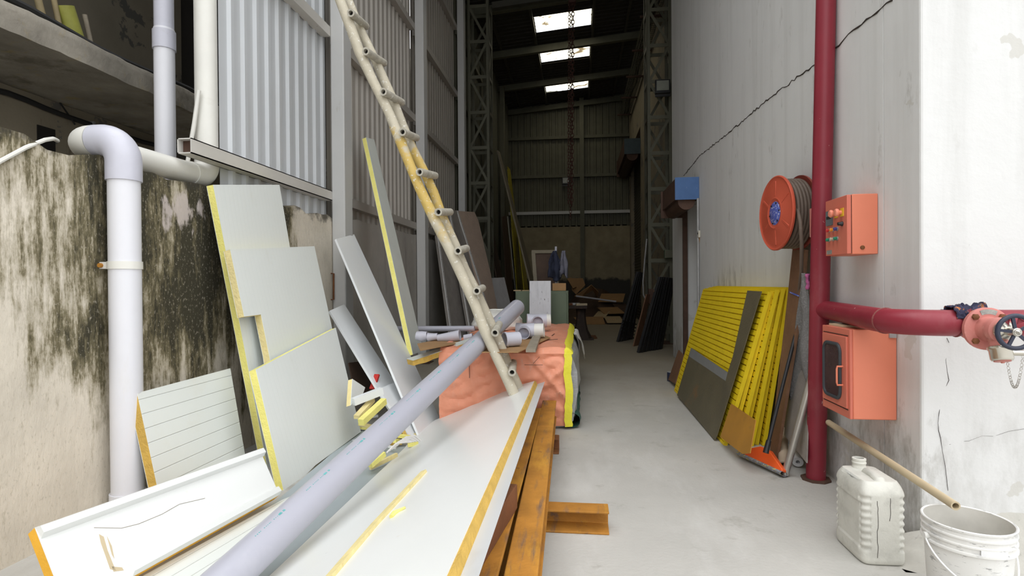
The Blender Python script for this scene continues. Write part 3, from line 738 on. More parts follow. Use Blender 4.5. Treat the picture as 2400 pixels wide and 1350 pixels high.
Y3 = P(386, 200, x=-3.42).y
t = thing('vent_pipe', 'white plastic standpipe with a wide collar rising behind the mouldy wall', 'pipe', (-3.42, Y3, 0))
part(t, 'pipe', MB().tube([(-3.42, Y3, 0), (-3.42, Y3, 3.5)], .078, 26), MT['pvc_white'])
zc = P(386, 118, x=-3.42).z; zd = P(386, 75, x=-3.42).z
part(t, 'upper_pipe', MB().tube([(-3.42, Y3, 3.4), (-3.42, Y3, 8)], .074, 26), MT['pvc_violet'])
part(t, 'collar', MB().tube([(-3.42, Y3, zc), (-3.42, Y3, zd)], .087, 26), MT['pvc_violet'])
solo('cream_conduit', 'thin cream plastic conduit leaning beside the riser above the wall', 'conduit', MB().tube([P(466, 212, y=Y2 - .12), P(455, 290, y=Y2 - .12), P(440, 378, y=Y2 - .12), P(437, 392, y=Y2 - .12)], .016, 10), MT['pvc_cream'])
pts = [(-2.70, .2, .9), (-2.71, .9, 1.45), P(-120, 460, x=-2.72), P(0, 378, x=-2.735), P(60, 346, x=-2.74), P(105, 328, x=-2.78), P(125, 325, x=-2.85), P(135, 330, x=-3.0)]
solo('white_cable', 'thin white cable looped over the mouldy wall top', 'cable', MB().tube(pts, .011, 8), MT['pvc_cream'])

# --- insulated panels against the wall
lA = lean(-2.30, -2.62, 2.10, yref=4)
panel('insulated_panel', 'tallest white insulated panel with lemon foam edge leaning on the mouldy wall', lA,
      [(500, 433), (655, 433), (700, 700), (760, 1060), (632, 1122)], .055)
lB = lean(-2.115, -2.46, 1.55, yref=4)
panel('insulated_panel', 'white insulated panel with a notch cut out of its edge, before the tallest panel', lB,
      [(540, 585), (737, 577), (777, 763), (805, 900), (830, 1040), (668, 1090), (632, 835), (612, 737), (573, 742)], .055, foam='foam_pale')
lC = lean(-1.94, -2.23, .95, yref=4)
panel('insulated_panel', 'white insulated panel with a slanting top edge, standing in front of the notched panel', lC,
      [(600, 866), (787, 768), (841, 992), (846, 1012), (740, 1090), (668, 1161)], .055)
lD = lean(-2.33, -2.68, 1.2, yref=3)
panel('insulated_panel', 'low white panel with sideways seams standing just behind the thick drainpipe', lD,
      [(322, 921), (540, 863), (572, 1052), (583, 1115), (376, 1172)], .06, skin='panel_white_across', foam='foam_ochre')

# ribbed roof panel on its edge and a flat one under it
b1, b2 = P(655, 1160, z=.10), P(310, 1352, z=.10)
t1 = P(608, 1052, y=b1.y + .10)
al = (b1 - b2).normalized(); nn = al.cross(t1 - b1).normalized()
if (CAM - b1).dot(nn) < 0: nn = -nn
uu = (t1 - b1); uu = (uu - al * uu.dot(al)).normalized()
sh = Sheet((b1, nn), al, uu, [(82, 1236), (608, 1052), (655, 1160), (310, 1352), (160, 1436)])
E_OUT = sh.out
t = thing('roof_panel', 'creamy ribbed roof panel lying on its long edge in front of the drainpipe', 'panel', sh.M)
part(t, 'front_sheet', MB().prism(sh.out, -.003, 0), MT['panel_plain'], local=True, smooth=0)
part(t, 'foam_core', MB().prism(sh.out, -.05, -.003), MT['foam_orange'], 'orange foam at the open end', local=True, smooth=0)
def rib(p, q, w0, w1, h, inward):
    """raised rib between two outline points, lying on the inward side of that edge"""
    p, q = Vector((*p, 0)), Vector((*q, 0)); d = (q - p).normalized(); s = Vector((-d.y, d.x, 0)) * inward
    mb = MB(); vs = []
    for e in (p, q):
        vs += [e, e + s * (w0 - w1) / 2 + Vector((0, 0, h)), e + s * (w0 + w1) / 2 + Vector((0, 0, h)), e + s * w0]
    return mb.add(vs, [(0, 1, 5, 4), (1, 2, 6, 5), (2, 3, 7, 6), (3, 2, 1, 0), (4, 5, 6, 7), (0, 4, 7, 3)])
cx = sum(a for a, _ in sh.out) / len(sh.out); cy = sum(b for _, b in sh.out) / len(sh.out)
for (i, j) in ((0, 1), (2, 3)):
    p, q = sh.out[i], sh.out[j]
    side = 1 if ((q[0]-p[0])*(cy-p[1]) - (q[1]-p[1])*(cx-p[0])) > 0 else -1
    part(t, 'rib', rib(p, q, .055, .03, .03, side), MT['panel_plain'], local=True, smooth=0)
scr = [(220, 1237), (285, 1238), (325, 1228), (380, 1205), (420, 1182), (480, 1168)]
part(t, 'scratch', MB().tube([Vector((*sh.uv(p), .001)) for p in scr], .0012, 4), MT['wood_grey'], 'long pencil-thin scratch', local=True)
for out in ([(232, 1252), (243, 1258), (252, 1290), (266, 1325), (272, 1338), (258, 1334), (246, 1300), (236, 1272)], [(262, 1328), (286, 1330), (290, 1337), (266, 1340)], [(250, 1256), (262, 1280), (268, 1310), (262, 1300)]):
    part(t, 'mud_mark', MB().prism([sh.uv(p) for p in out], .0002, .0008), MT['wood_light'], local=True, smooth=0)

zf = .055
pf = ((Vector((0, 0, zf)), Vector((0, 0, 1))), (b1 - b2).normalized(), None)
a2 = Vector((al.x, al.y, 0)).normalized(); u2 = Vector((-a2.y, a2.x, 0))
panel('flat_panel', 'white panel lying flat on the floor under the ribbed roof panel', ((Vector((0, 0, zf)), Vector((0, 0, 1))), a2, u2),
      [(330, 1352), (660, 1172), (760, 1130), (560, 1360), (520, 1420), (230, 1420)], .045, skin='panel_white_across', foam='foam_ochre')
# slate-blue sheet that the grey pipe lies along
px = [(850, 1000), (960, 1046), (640, 1392), (395, 1392)]
solo('steel_sheet', 'blue-grey metal sheet on the floor beneath the long grey pipe', 'sheet',
     MB().prism([(P(a, b, z=.02).x, P(a, b, z=.02).y) for a, b in px], .008, .02), MT['sheet_blue'], P(*px[0], z=0), smooth=0)

# --- long grey plastic pipe
pa, pb = P(537, 1352, z=.155), P(1212, 720, y=5.95)
d = (pb - pa).normalized()
R0 = .083
pa2 = pa - d * .26
t = thing('grey_pipe', 'long thick grey plastic pipe lying slantwise up onto the orange bale', 'pipe', pa2)
part(t, 'pipe', MB().tube([pa2, pa2.lerp(pb, .5), pb], R0, 36, ri=R0 - .006), MT['pvc_grey'])
rr = random.Random(5)
for k0 in range(10):
    marks = MB(); pos = .40 + k0 * .34
    c0 = pa2 + d * pos
    v = (CAM - c0); v = (v - d * v.dot(d)).normalized(); tg = d.cross(v)
    if tg.z < 0: tg = -tg
    ang = math.radians(38 - k0)
    for j in range(15):
        pos += .008 + .004 * rr.random() + (.012 if j % 5 == 4 else 0)
        nrm = v * math.cos(ang) + tg * math.sin(ang)
        q = pa2 + d * pos + nrm * (R0 + .0004)
        h = .002 + .003 * rr.random() + (.007 if j > 11 else 0)
        marks.box((0, -h / 2, -.001), (.004 + (.007 if j > 11 else 0), h / 2, .0006), frame(q, d, nrm.cross(d), nrm))
    part(t, 'printed_mark', marks, MT['teal_print'], 'teal printed marks', smooth=0)

# --- wide white panel propped on the rusty beams
zr, xr, xl = .50, -.335, -1.35
al = Vector((0, 1, 0)); uu = Vector((xr - xl, 0, zr - .06)).normalized(); nn = uu.cross(al).normalized()
if nn.z < 0: nn = -nn
pl = (Vector((xl, 0, .06)), nn)
top = [(1252, 893), (1215, 903), (1120, 943), (1020, 984), (975, 1014), (948, 1050)]
sh = Sheet(pl, al, uu, top + [(640, 1350)])
W = (Vector((xr, 0, zr)) - Vector((xl, 0, .06))).length
def xy(px):  # local coordinates of a sight line on the sheet
    return sh.uv(px)
far = [xy(p) for p in top]
near = (sh.inv @ Vector((xl, 1.2, .06))).x
y_l = far[-1][1]; y_r = far[0][1]
t = thing('wide_panel', 'wide white insulated panel propped slantwise on the rusty beams', 'panel', sh.M)
part(t, 'front_sheet', MB().prism(far + [(near, y_l), (near, y_r)], -.003, 0), MT['panel_plain'], local=True, smooth=0)
sg = 1
fo = [(x, y) for x, y in far]
fo[0] = (fo[0][0], y_r + .014)
part(t, 'foam_core', MB().prism(fo + [(near, y_l), (near, y_r + .014)], -.042, -.003), MT['foam_ochre'], 'ochre foam showing along the cut edge', local=True, smooth=0)
lo = [(x, y) for x, y in far]
lo[0] = (lo[0][0], y_r + .085); lo[-1] = (lo[-1][0], y_l - .03)
part(t, 'back_sheet', MB().prism(lo + [(near, y_l - .03), (near, y_r + .085)], -.045, -.042), MT['sheet_grey'], 'pale grey lower skin that sticks out', local=True, smooth=0)
q = [Vector((*xy(p), 0)) for p in ((995, 1108), (880, 1232), (772, 1360))]
mb = MB()
for a, b in zip(q, q[1:]): mb.bar(a + Vector((0, 0, .008)), b + Vector((0, 0, .008)), .034, .016, up=(0, 0, 1))
solo('foam_strip', 'long pale yellow foam strip lying on the wide white panel', 'foam strip', mb, MT['foam_pale'], sh.M, local=True, smooth=0)
q = [Vector((*xy(p), .006)) for p in ((918, 1214), (925, 1206), (936, 1199), (951, 1192))]
solo('foam_scrap', 'tiny bright yellow foam scrap on the wide white panel', 'foam scrap', MB().tube(q, [.010, .013, .008, .006], 8), MT['foam_yellow'], sh.M, local=True)

# --- rusty steel sections
def ibeam(p, q, w, h, tf=.012, up=(0, 0, 1)):
    p, q = Vector(p), Vector(q); d = (q - p).normalized(); up = Vector(up)
    sx = d.cross(up).normalized(); sz = sx.cross(d).normalized()
    M = frame(p, sx, d, sz)
    L = (q - p).length
    out = [(-w/2, -h/2), (w/2, -h/2), (w/2, -h/2+tf), (tf/2, -h/2+tf+.01), (tf/2, h/2-tf-.01), (w/2, h/2-tf), (w/2, h/2), (-w/2, h/2), (-w/2, h/2-tf), (-tf/2, h/2-tf-.01), (-tf/2, -h/2+tf+.01), (-w/2, -h/2+tf)]
    return MB().prism(out, 0, L, M @ Matrix(((1,0,0,0),(0,0,1,0),(0,1,0,0),(0,0,0,1))))
def channel(p, q, w, h, tf=.012, up=(0, 0, 1), face=1):
    p, q = Vector(p), Vector(q); d = (q - p).normalized(); up = Vector(up)
    sx = d.cross(up).normalized() * face; sz = up
    M = frame(p, sx, d, sz); L = (q - p).length
    out = [(-w/2, -h/2), (w/2, -h/2), (w/2, -h/2+tf), (-w/2+tf, -h/2+tf+.008), (-w/2+tf, h/2-tf-.008), (w/2, h/2-tf), (w/2, h/2), (-w/2, h/2)]
    return MB().prism(out, 0, L, M @ Matrix(((1,0,0,0),(0,0,1,0),(0,1,0,0),(0,0,0,1))))
xa = P(1288, 938, z=.285); xb = P(1222, 1350, z=.285)
solo('steel_beam', 'rusty steel beam beside the aisle, its far end against the orange bale', 'beam',
     ibeam((xa.x, xa.y, .205), (xb.x + .005, 1.5, .205), .125, .16, .014), MT['rust'], (xa.x, xa.y, .125), smooth=0, bevel=.006)
xc = P(1132, 1350, z=.285)
solo('steel_beam', 'rusty steel beam half hidden under the edge of the wide white panel', 'beam',
     ibeam((-.375, 4.75, .205), (xc.x, 1.5, .205), .115, .16, .014), MT['rust'], (-.375, 4.75, .125), smooth=0, bevel=.006)
q0, q1 = P(1196, 1160, z=.345), P(1083, 1330, z=.345)
e = (q1 - q0).normalized()
solo('steel_channel', 'short rusty channel lying askew under the edge of the wide white panel', 'beam',
     channel(q0 + Vector((0, 0, -.002)), q1 + e * .45 + Vector((0, 0, -.002)), .07, .115, .010), MT['rust_dark'], q0, smooth=0, bevel=.004)
yc = P(1428, 1255, z=0).y
xe = P(1428, 1255, z=0).x
solo('steel_channel', 'rusty channel lying across the floor beneath the beams, one end out in the aisle', 'beam',
     channel((-1.0, yc + .06, .062), (xe, yc + .06, .062), .12, .124, .012, face=1), MT['rust'], (xe, yc + .06, 0), smooth=0, bevel=.004)
solo('steel_channel', 'rusty channel lying across the floor under the far ends of the beams', 'beam',
     channel((-1.0, 4.45, .062), (-.16, 4.45, .062), .12, .124, .012), MT['rust_dark'], (-.5, 4.45, 0), smooth=0, bevel=.004)

# --- painted pole ladder
front = [(797,0),(820,60),(843,123),(873,187),(913,267),(933,317),(957,377),(983,440),(1020,517),(1050,577),(1077,633),(1113,713),(1137,777),(1167,843),(1190,890)]
rear = [(816,0),(843,67),(873,127),(897,180),(920,233),(943,293),(967,350),(990,393),(1017,452),(1037,507),(1067,573),(1090,630),(1120,690),(1143,743),(1167,797),(1193,860),(1207,890)]
YF, YR = 4.75, 4.76
def rail(px, y):
    pts = [P(a, b, y=y) for a, b in px]
    d0 = (pts[0] - pts[4]).normalized(); d1 = (pts[-1] - pts[-5]).normalized()
    pts = [pts[0] + d0 * 1.3, pts[0] + d0 * .6] + pts + [pts[-1] + d1 * (pts[-1].z - .03) / -d1.z]
    return pts
fp = rail(front, YF); rp = rail(rear, YR + .22)
t = thing('pole_ladder', 'paint-spattered pole ladder leaning against the cladding', 'ladder', fp[-1])
part(t, 'rail', MB().tube(fp, .046, 16, wob=.07, seed=3), MT['ladder_paint'], 'nearer rail, white above and yellow lower down')
part(t, 'rail', MB().tube(rp, .043, 16, wob=.07, seed=4), MT['ladder_paint'], 'further rail, white above and yellow lower down')
ends = [((822,30),(858,62)), ((857,120),(900,148)), ((898,215),(942,240)), ((943,309),(976,323)), ((983,403),(1020,412)), ((1027,497),(1055,497)), ((1073,588),(1093,582)), ((1117,682),(1131,675)), ((1160,780),(1170,760)), ((1200,873),(1203,850))]
for i, (a, b) in enumerate(ends):
    p = P(*a, y=YF - .09); q = P(*b, y=YR + .30)
    o = part(t, 'rung', MB().tube([p, p.lerp(q, .5), q], .034, 14, ri=.020), MT['rung_dirty'])
    part(o, 'hollow', MB().tube([p.lerp(q, .1), p.lerp(q, .12)], .020, 12), MT['hollow_dark'])

# --- narrow offcut and white trims
lH = lean(-1.52, -2.60, 3.2, yref=6)
t, sh = panel('narrow_panel', 'tall narrow panel offcut with lemon edge leaning on the cladding', lH,
      [(858, 322), (877, 327), (992, 822), (968, 831)], .055, skin='panel_dirty')
lI = lean(-1.37, -2.55, 1.86, yref=5)
def strip(label, pl3, px, th=.022):
    pl, a, u = pl3; sh = Sheet(pl, a, u, px)
    t = thing('metal_trim', label, 'trim strip', sh.M)
    part(t, 'web', MB().prism(sh.out, -.003, 0), MT['trim_white'], local=True, smooth=0)
    mb = MB()
    for i, j in ((0, 3), (1, 2)):
        p, q = Vector((*sh.out[i], -.011)), Vector((*sh.out[j], -.011)); mb.bar(p, q, .003, .02, up=(0, 0, 1))
    part(t, 'folded_edges', mb, MT['trim_white'], local=True, smooth=0)
strip('longer white metal trim leaning between the cladding and the orange bale', lI, [(788, 560), (830, 549), (1037, 994), (984, 1024)])
strip('shorter white metal trim leaning beside the longer one', lean(-1.50, -2.52, 1.12, yref=5), [(773, 728), (807, 713), (978, 975), (930, 985)])
strip('white metal trim end poking out under the grey pipe beside the offcuts', lean(-1.40, -1.95, .62, yref=5), [(888, 912), (930, 893), (1000, 1022), (968, 1034)])

# --- bale under an orange tarpaulin
BX0, BX1, BY0, BY1, BZ = -1.30, -.055, 5.17, 8.35, .71
N = lambda x, y, z, s=1: mnoise.noise((x * s, y * s, z * s))
t = thing('covered_bale', 'grey woven bale under an orange tarpaulin with a yellow border', 'bale', ((BX0 + BX1) / 2, BY0, 0))
def body(u, v):
    # loop round the section (v), along Y (u)
    y = BY0 + .03 + u * (BY1 - BY0 - .06); a = v * 2 * math.pi
    c, s = math.cos(a), math.sin(a)
    k = .25
    x = (BX0 + BX1) / 2 + (BX1 - BX0) / 2 * math.copysign(abs(c) ** k, c)
    z = BZ / 2 - .005 + (BZ / 2 - .005) * math.copysign(abs(s) ** k, s)
    w = .035 * N(x, y, z, 5) + .016 * N(x, y, z * 3, 12)
    if c > 0: x += .055 * math.sin(math.pi * min(1, max(0, z / BZ))) + w
    return (x, y, max(z, .002))
mb = MB().grid(body, 60, 72)
for yy, u in ((0, 0.0), (1, 1.0)):
    k0 = len(mb.v); ring = [Vector(body(u, i / 72)) for i in range(72)]
    mb.v += ring; mb.f.append(tuple(range(k0, k0 + 72))); mb.m.append(0)
part(t, 'woven_sack', mb, MT['sack_grey'], 'crinkled grey woven side')
prof = [(BY0 - .02, .03), (BY0 - .03, .2), (BY0 - .022, .4), (BY0 - .012, .58), (BY0 + .005, .70), (BY0 + .05, .735), (BY0 + .4, .745), (BY0 + 1.2, .742), (BY0 + 2.2, .755), (BY1 - .1, .75), (BY1, .70)]
def at_prof(v):
    f = v * (len(prof) - 1); i = min(int(f), len(prof) - 2); f -= i
    return [prof[i][j] * (1 - f) + prof[i+1][j] * f for j in (0, 1)]
def cover(u, v):
    y, z = at_prof(v)
    x = BX0 - .02 + u * (BX1 - .045 - BX0)
    fr = 1 if v < .42 else .6
    # creases: long diagonal folds and fine crumple
    w = .048 * N(x * 1.2 + z, z * 2.5 - x, y * .6, 3.1) + .010 * N(x + z * 2, z - x, y, 9) + .004 * N(x, y, z, 26)
    fold = .026 * math.exp(-((x + .55 - (z - .2) * 1.1) / .05) ** 2) + .024 * math.exp(-((x + .3 + (z - .5) * .9) / .035) ** 2) + .020 * math.exp(-((x + .95 + (z - .3) * .35) / .03) ** 2)
    if v < .42:
        return (x, y - abs(w) * 1.2 - fold * fr + .008, max(z, .01))
    return (x, y, z + abs(w) * .8)
part(t, 'orange_tarpaulin', MB().grid(cover, 90, 90), MT['tarp_orange'], 'creased orange tarpaulin')
def border(u, v):
    y, z = at_prof(v)
    x = BX1 - .075 + u * .07 + .022 * N(v * 9, 2, 0) + .008 * N(v * 40, 0, 0)
    if v < .42: return (x, y - .028 + .02 * u, max(z, .01))
    return (x, y, z + .018 - .05 * u * u)
part(t, 'yellow_border', MB().grid(border, 4, 90), MT['band_yellow'], 'bright yellow border along the tarpaulin')
for p, q in ((( -1.02, .64), (-1.02, .47)), ((-.75, .655), (-.79, .657)), ((-.33, .60), (-.50, .60)), ((-.42, .61), (-.36, .675))):
    part(t, 'tear', MB().bar((p[0], BY0 - .044, p[1]), (q[0], BY0 - .044, q[1]), .004, .003), MT['hollow_dark'], 'small dark tear', smooth=0)
for p, q in (((-.30, 6.3), (-.28, 6.55)), ((-.5, 7.2), (-.36, 7.1)), ((-.22, 5.9), (-.32, 5.8))):
    part(t, 'tear', MB().bar((p[0], p[1], .762), (q[0], q[1], .762), .006, .004), MT['hollow_dark'], 'small dark tear', smooth=0)
def flap(u, v):
    y = 6.9 + .9 * u; a = v
    return (BX1 + .0 + .13 * v ** .7 + .02 * N(u * 6, v * 3, 0), y, .72 - .30 * v ** 1.6 + .02 * N(u * 9, v * 4, 3))
part(t, 'white_liner', MB().grid(flap, 20, 12), MT['sack_white'], 'crumpled white liner over the shoulder')
def green(u, v):
    a = v * 2 * math.pi
    return (BX1 - .01 + .075 * math.cos(a) + .02 * N(u * 9, v * 3, 0), BY0 + .02 + u * 2.6, .075 + .07 * math.sin(a) + .012 * N(u * 9, v * 5, 4))
part(t, 'green_liner', MB().grid(green, 50, 14), MT['sack_green'], 'dark green liner at the bottom')

# white foam board with a ragged yellow edge resting on the corner of the bale
a, b = P(968, 848, y=4.98), P(1135, 790, y=5.5)
a.z += .01
d = (b - a).normalized(); sx = Vector((-d.y, d.x, 0)).normalized(); nn = d.cross(sx)
if nn.z < 0: nn = -nn
M = frame(a, d, sx, nn); L = (b - a).length
t = thing('foam_board', 'short white board with a ragged ochre edge lying on the corner of the bale', 'board', M)
rr = random.Random(2)
edge = [(L * i / 16, rr.uniform(-.02, .012)) for i in range(17)]
out = [(0, .14), (L, .14)]
part(t, 'front_sheet', MB().prism([(0, 0), (L, 0), (L, .14), (0, .14)], 0, .004), MT['panel_dirty'], local=True, smooth=0)
part(t, 'foam_core', MB().prism(edge + [(L, .14), (0, .14)], -.05, 0), MT['foam_ochre'], local=True, smooth=0)

# --- offcuts heaped between the panels and the pipe
def bar_thing(name, label, cat, p, q, w, h, m, group=None, up=(0, 0, 1)):
    return solo(name, label, cat, MB().bar(p, q, w, h, up), m, p, group, smooth=0)
rr = random.Random(11)
bar_thing('foam_offcut', 'white-faced foam offcut lying level near the standing panel edge', 'offcut', P(828, 942, y=4.35), P(895, 916, y=4.55), .05, .06, MT['trim_white'])
bar_thing('foam_offcut', 'bright lemon foam offcut slanting up toward the white trims', 'offcut', P(846, 990, y=4.15), P(900, 940, y=4.5), .05, .05, MT['foam_yellow'])
bar_thing('foam_offcut', 'ragged ochre foam offcut beside the bright lemon one', 'offcut', P(836, 978, y=4.25), P(872, 938, y=4.55), .05, .03, MT['foam_pale'])
bar_thing('foam_offcut', 'lemon foam wedge near the edge of the wide white panel under the grey pipe', 'offcut', P(866, 1090, y=3.72), P(898, 1063, y=3.85), .05, .035, MT['foam_yellow'])
bar_thing('foam_offcut', 'long thin ochre foam sliver next to the edge of the wide white panel', 'offcut', P(868, 1096, y=3.80), P(930, 1066, y=4.05), .02, .03, MT['foam_pale'])
sh = Sheet(*lean(-1.72, -1.95, .7, yref=5), [(826, 888), (856, 908), (851, 922), (822, 950)])
t = thing('panel_offcut', 'small white pointed panel offcut standing behind the heap of foam scraps', 'offcut', sh.M)
part(t, 'front_sheet', MB().prism(sh.out, -.003, 0), MT['panel_white'], local=True, smooth=0)
part(t, 'foam_core', MB().prism(sh.out, -.04, -.003), MT['foam_pale'], local=True, smooth=0)
for i in range(26):
    px = rr.uniform(838, 960); lo_ = 1000 + (px - 838) * .32; py = lo_ + rr.uniform(-28, 24)
    if i > 15: px = rr.uniform(890, 965); py = rr.uniform(1005, 1060)
    z = rr.uniform(.04, .13); p = P(px, py, z=z)
    a = rr.uniform(0, math.pi); L = rr.uniform(.08, .22); tl = rr.uniform(-.25, .35)
    q = p + Vector((math.cos(a) * L, math.sin(a) * L, tl * L))
    q.z = max(q.z, .02)
    mm = MT[rr.choice(['foam_yellow', 'foam_pale', 'foam_pale', 'panel_plain', 'foam_ochre', 'sheet_grey'])]
    bar_thing('foam_scrap', 'small offcut in the jumbled heap between the standing panels and the grey pipe', 'foam scrap', p, q, rr.uniform(.018, .045), rr.uniform(.012, .03), mm, 'foam scraps in the heap')
mb = MB()
for i in range(5):
    o = P(930 - i * 6, 1045 + i * 4, z=.16)
    mb.tube([o + Vector((.0, .0, 0)), o + Vector((.05, .06, .05)), o + Vector((.11, .1, .05)), o + Vector((.15, .11, .01 + .01 * i))], .006, 6)
solo('plastic_strapping', 'curled white plastic strapping on the heap of foam scraps', 'strap', mb, MT['white_strap'], P(930, 1045, z=.16))
sh = Sheet(*lean(-2.0, -2.35, .75, yref=6), [(818, 850), (858, 845), (895, 925), (835, 935)])
solo('brown_board', 'dark brown board leaning behind the heap of foam scraps', 'board', MB().prism(sh.out, -.012, 0), MT['wood_dark'], sh.M, local=True, smooth=0)
solo('red_crate_edge', 'red plastic strip glimpsed behind the heap of foam scraps', 'plastic strip', MB().bar(P(872, 912, y=5.0), P(884, 878, y=5.1), .05, .02), MT['red_plastic'], P(872, 912, y=5.0), smooth=0)

# ------------------------------------------------------------------ right-hand wall objects
def wp(px, py): return P(px, py, x=XR)
# --- red standpipe with its branch and landing valve
pb_ = P(1912, 1124, z=0); ptop = P(1936, 0, y=pb_.y - .02)
rp_ = .061
t = thing('standpipe', 'dark red fire pipe standing on the floor with a branch round the wall corner', 'pipe', pb_)
dv = (ptop - pb_).normalized()
part(t, 'riser', MB().tube([pb_ + Vector((0, 0, .012)), pb_ + dv * 8.6], rp_, 28), MT['pipe_red'])
part(t, 'floor_plate', MB().prism([(.095*math.cos(q), .095*math.sin(q)) for q in [i*math.pi/4+.2 for i in range(8)]], 0, .013, Matrix.Translation(pb_)), MT['rust_brown'], smooth=0)
zbr = P(1938, 726, y=pb_.y).z
bj = pb_ + dv * (zbr / dv.z)
ec = P(2135, 757, z=zbr - .005)
Rb = .19
xbr, ybr = bj.x + .03, ec.y
pts = [Vector((bj.x + .01, bj.y, zbr)), Vector((xbr, bj.y - .10, zbr)), Vector((ec.x - .03, ybr + Rb + .05, zbr - .004))]
cx_, cy_ = ec.x - .03 + Rb, ybr + Rb
arc = [Vector((cx_ - Rb * math.cos(q), cy_ - Rb * math.sin(q), zbr - .005)) for q in [i * math.pi / 20 for i in range(11)]]
br = part(t, 'branch', MB().tube(pts + arc[1:] + [Vector((3.6, ybr, zbr - .005))], rp_, 28), MT['pipe_red'])
part(br, 'weld', MB().torus(frame(arc[1], (1,0,0), (0,0,1), (0,1,0)), rp_, .005, 28, 6), MT['weld_red'])
part(br, 'weld', MB().torus(frame(arc[-1] + Vector((.03,0,0)), (0,1,0), (0,0,1), (1,0,0)), rp_, .005, 28, 6), MT['weld_red'])
part(t, 'wall_bracket', MB().box((pb_.x + .02, pb_.y + .03, 1.72), (XR, pb_.y + .07, 1.80)).box((pb_.x - .0, pb_.y + .06, 1.66), (pb_.x + .05, pb_.y + .09, 1.86)), MT['valve_pink'], bevel=.004)

vx = P(2308, 770, y=ybr - .07)
t = thing('landing_valve', 'pink-red hydrant valve with a black handwheel on the branch pipe', 'valve', vx)
ax = Vector((-.03, -1, .0)).normalized(); side = Vector((0, 0, 1)).cross(ax).normalized(); upv = ax.cross(side)
FM = lambda o: frame(o, side, upv, ax)
v0 = vx
part(t, 'neck', MB().tube([Vector((vx.x - .03, ybr, vx.z)), v0 + ax * .01], .052, 20), MT['valve_pink'])
f1 = part(t, 'flange', MB().lathe([(.0, 0), (.092, 0), (.095, .003), (.095, .019), (.090, .022), (.058, .024)], FM(v0), 36), MT['valve_pink'])
for i in range(4):
    q = math.pi / 4 + i * math.pi / 2
    c = v0 + (side * math.cos(q) + upv * math.sin(q)) * .076 + ax * .022
    part(f1, 'bolt', MB().lathe([(.014, 0), (.014, .012), (.006, .016)], FM(c), 6), MT['rust_dark'])
part(f1, 'nameplate', MB().prism([((.087 if k < 9 else .066) * math.cos(q), (.087 if k < 9 else .066) * math.sin(q)) for k, q in enumerate([math.radians(65 + 6 * i) for i in range(9)] + [math.radians(113 - 6 * i) for i in range(9)])], .0225, .0245, FM(v0)), MT['tag_plate'], smooth=0)
part(t, 'body', MB().lathe([(.058, .02), (.052, .035), (.050, .07), (.056, .085), (.052, .105), (.036, .112), (0, .112)], FM(v0), 28), MT['valve_pink'])
part(t, 'bonnet', MB().lathe([(.040, .108), (.042, .125), (.034, .140), (.020, .145), (.014, .20)], FM(v0), 24), MT['chrome'])
hw = v0 + ax * .185
h1 = part(t, 'handwheel', MB().torus(FM(hw), .068, .0095, 36, 10), MT['wheel_navy'])
for i in range(5):
    q = .5 + i * 2 * math.pi / 5
    dd = side * math.cos(q) + upv * math.sin(q)
    part(h1, 'spoke', MB().bar(hw + dd * .012, hw + dd * .066, .012, .008, up=ax), MT['wheel_navy'], smooth=0)
part(h1, 'hub_nut', MB().lathe([(.018, -.012), (.018, .01), (.010, .016), (.004, .026), (0, .026)], FM(hw), 12), MT['steel_bright'])
for q in (math.radians(118), math.radians(62)):
    dd = side * math.cos(q) + upv * math.sin(q); tt = ax.cross(dd)
    part(h1, 'red_arrow', MB().prism([(.058, -.014), (.060, .014), (.034, .004)], -.001, .002, frame(hw - ax * .010, dd, tt, ax)), MT['pipe_red'], smooth=0)
od = (Vector((0, 0, -1)) + ax * .30).normalized(); o0 = v0 + ax * .07
osd = od.cross(Vector((0, 1, 0))).normalized(); OM = lambda o: frame(o, osd, od.cross(osd), od)
part(t, 'outlet', MB().lathe([(.040, 0), (.034, .05), (.036, .078)], OM(o0), 24), MT['valve_pink'])
c1 = part(t, 'outlet_cap', MB().lathe([(.037, .072), (.044, .076), (.044, .088), (.041, .092), (.041, .128), (.036, .136), (0, .136)], OM(o0), 28), MT['chrome'], 'silvery cap')
part(c1, 'cap_face', MB().lathe([(.030, .1355), (.030, .139), (.008, .140), (.006, .146), (0, .146)], OM(o0), 20), MT['valve_pink'])
part(c1, 'lug', MB().tube([o0 + od * .10 + Vector((.03, 0, 0)), o0 + od * .10 + Vector((.085, -.01, 0))], .013, 12), MT['chrome'])
ch = MB(); a, b = o0 + od * .14 + Vector((.012, -.01, 0)), o0 + od * .105 + Vector((.08, -.01, 0))
n = 26
prev = None
for i in range(n + 1):
    f = i / n; p = a.lerp(b, f) + Vector((0, 0, -.125 * (1 - (2 * f - 1) ** 2)))
    if prev is not None:
        dd = (p - prev).normalized(); ss = dd.cross(Vector((0, 1, 0) if i % 2 else (1, 1, 0))).normalized()
        ch.torus(frame((p + prev) / 2, dd, ss, dd.cross(ss)), .0075, .0014, 12, 5, .62)
    prev = p
part(t, 'cap_chain', ch, MT['steel_bright'], 'thin loop of chain')
# rag on the branch pipe
def rag(u, v):
    c = P(2262, 752, y=ybr); a = (u - .5) * 3.6; l = (v - .5) * .14
    r = rp_ + .012 + .018 * abs(N(u * 5, v * 6, 1)) * 2 + .010 * N(u * 14, v * 12, 4)
    r *= 1 if abs(u - .5) < .42 else .9
    return (c.x + l + .02 * N(u * 4, v * 3, 7), ybr - r * math.sin(a * .8 - .25), zbr - .005 + r * math.cos(a * .8 - .25))
solo('rag', 'crumpled dark multicoloured rag draped over the branch pipe behind the valve', 'rag', MB().grid(rag, 40, 30), MT['rag_mixed'], P(2262, 730, y=ybr), solid=.004)

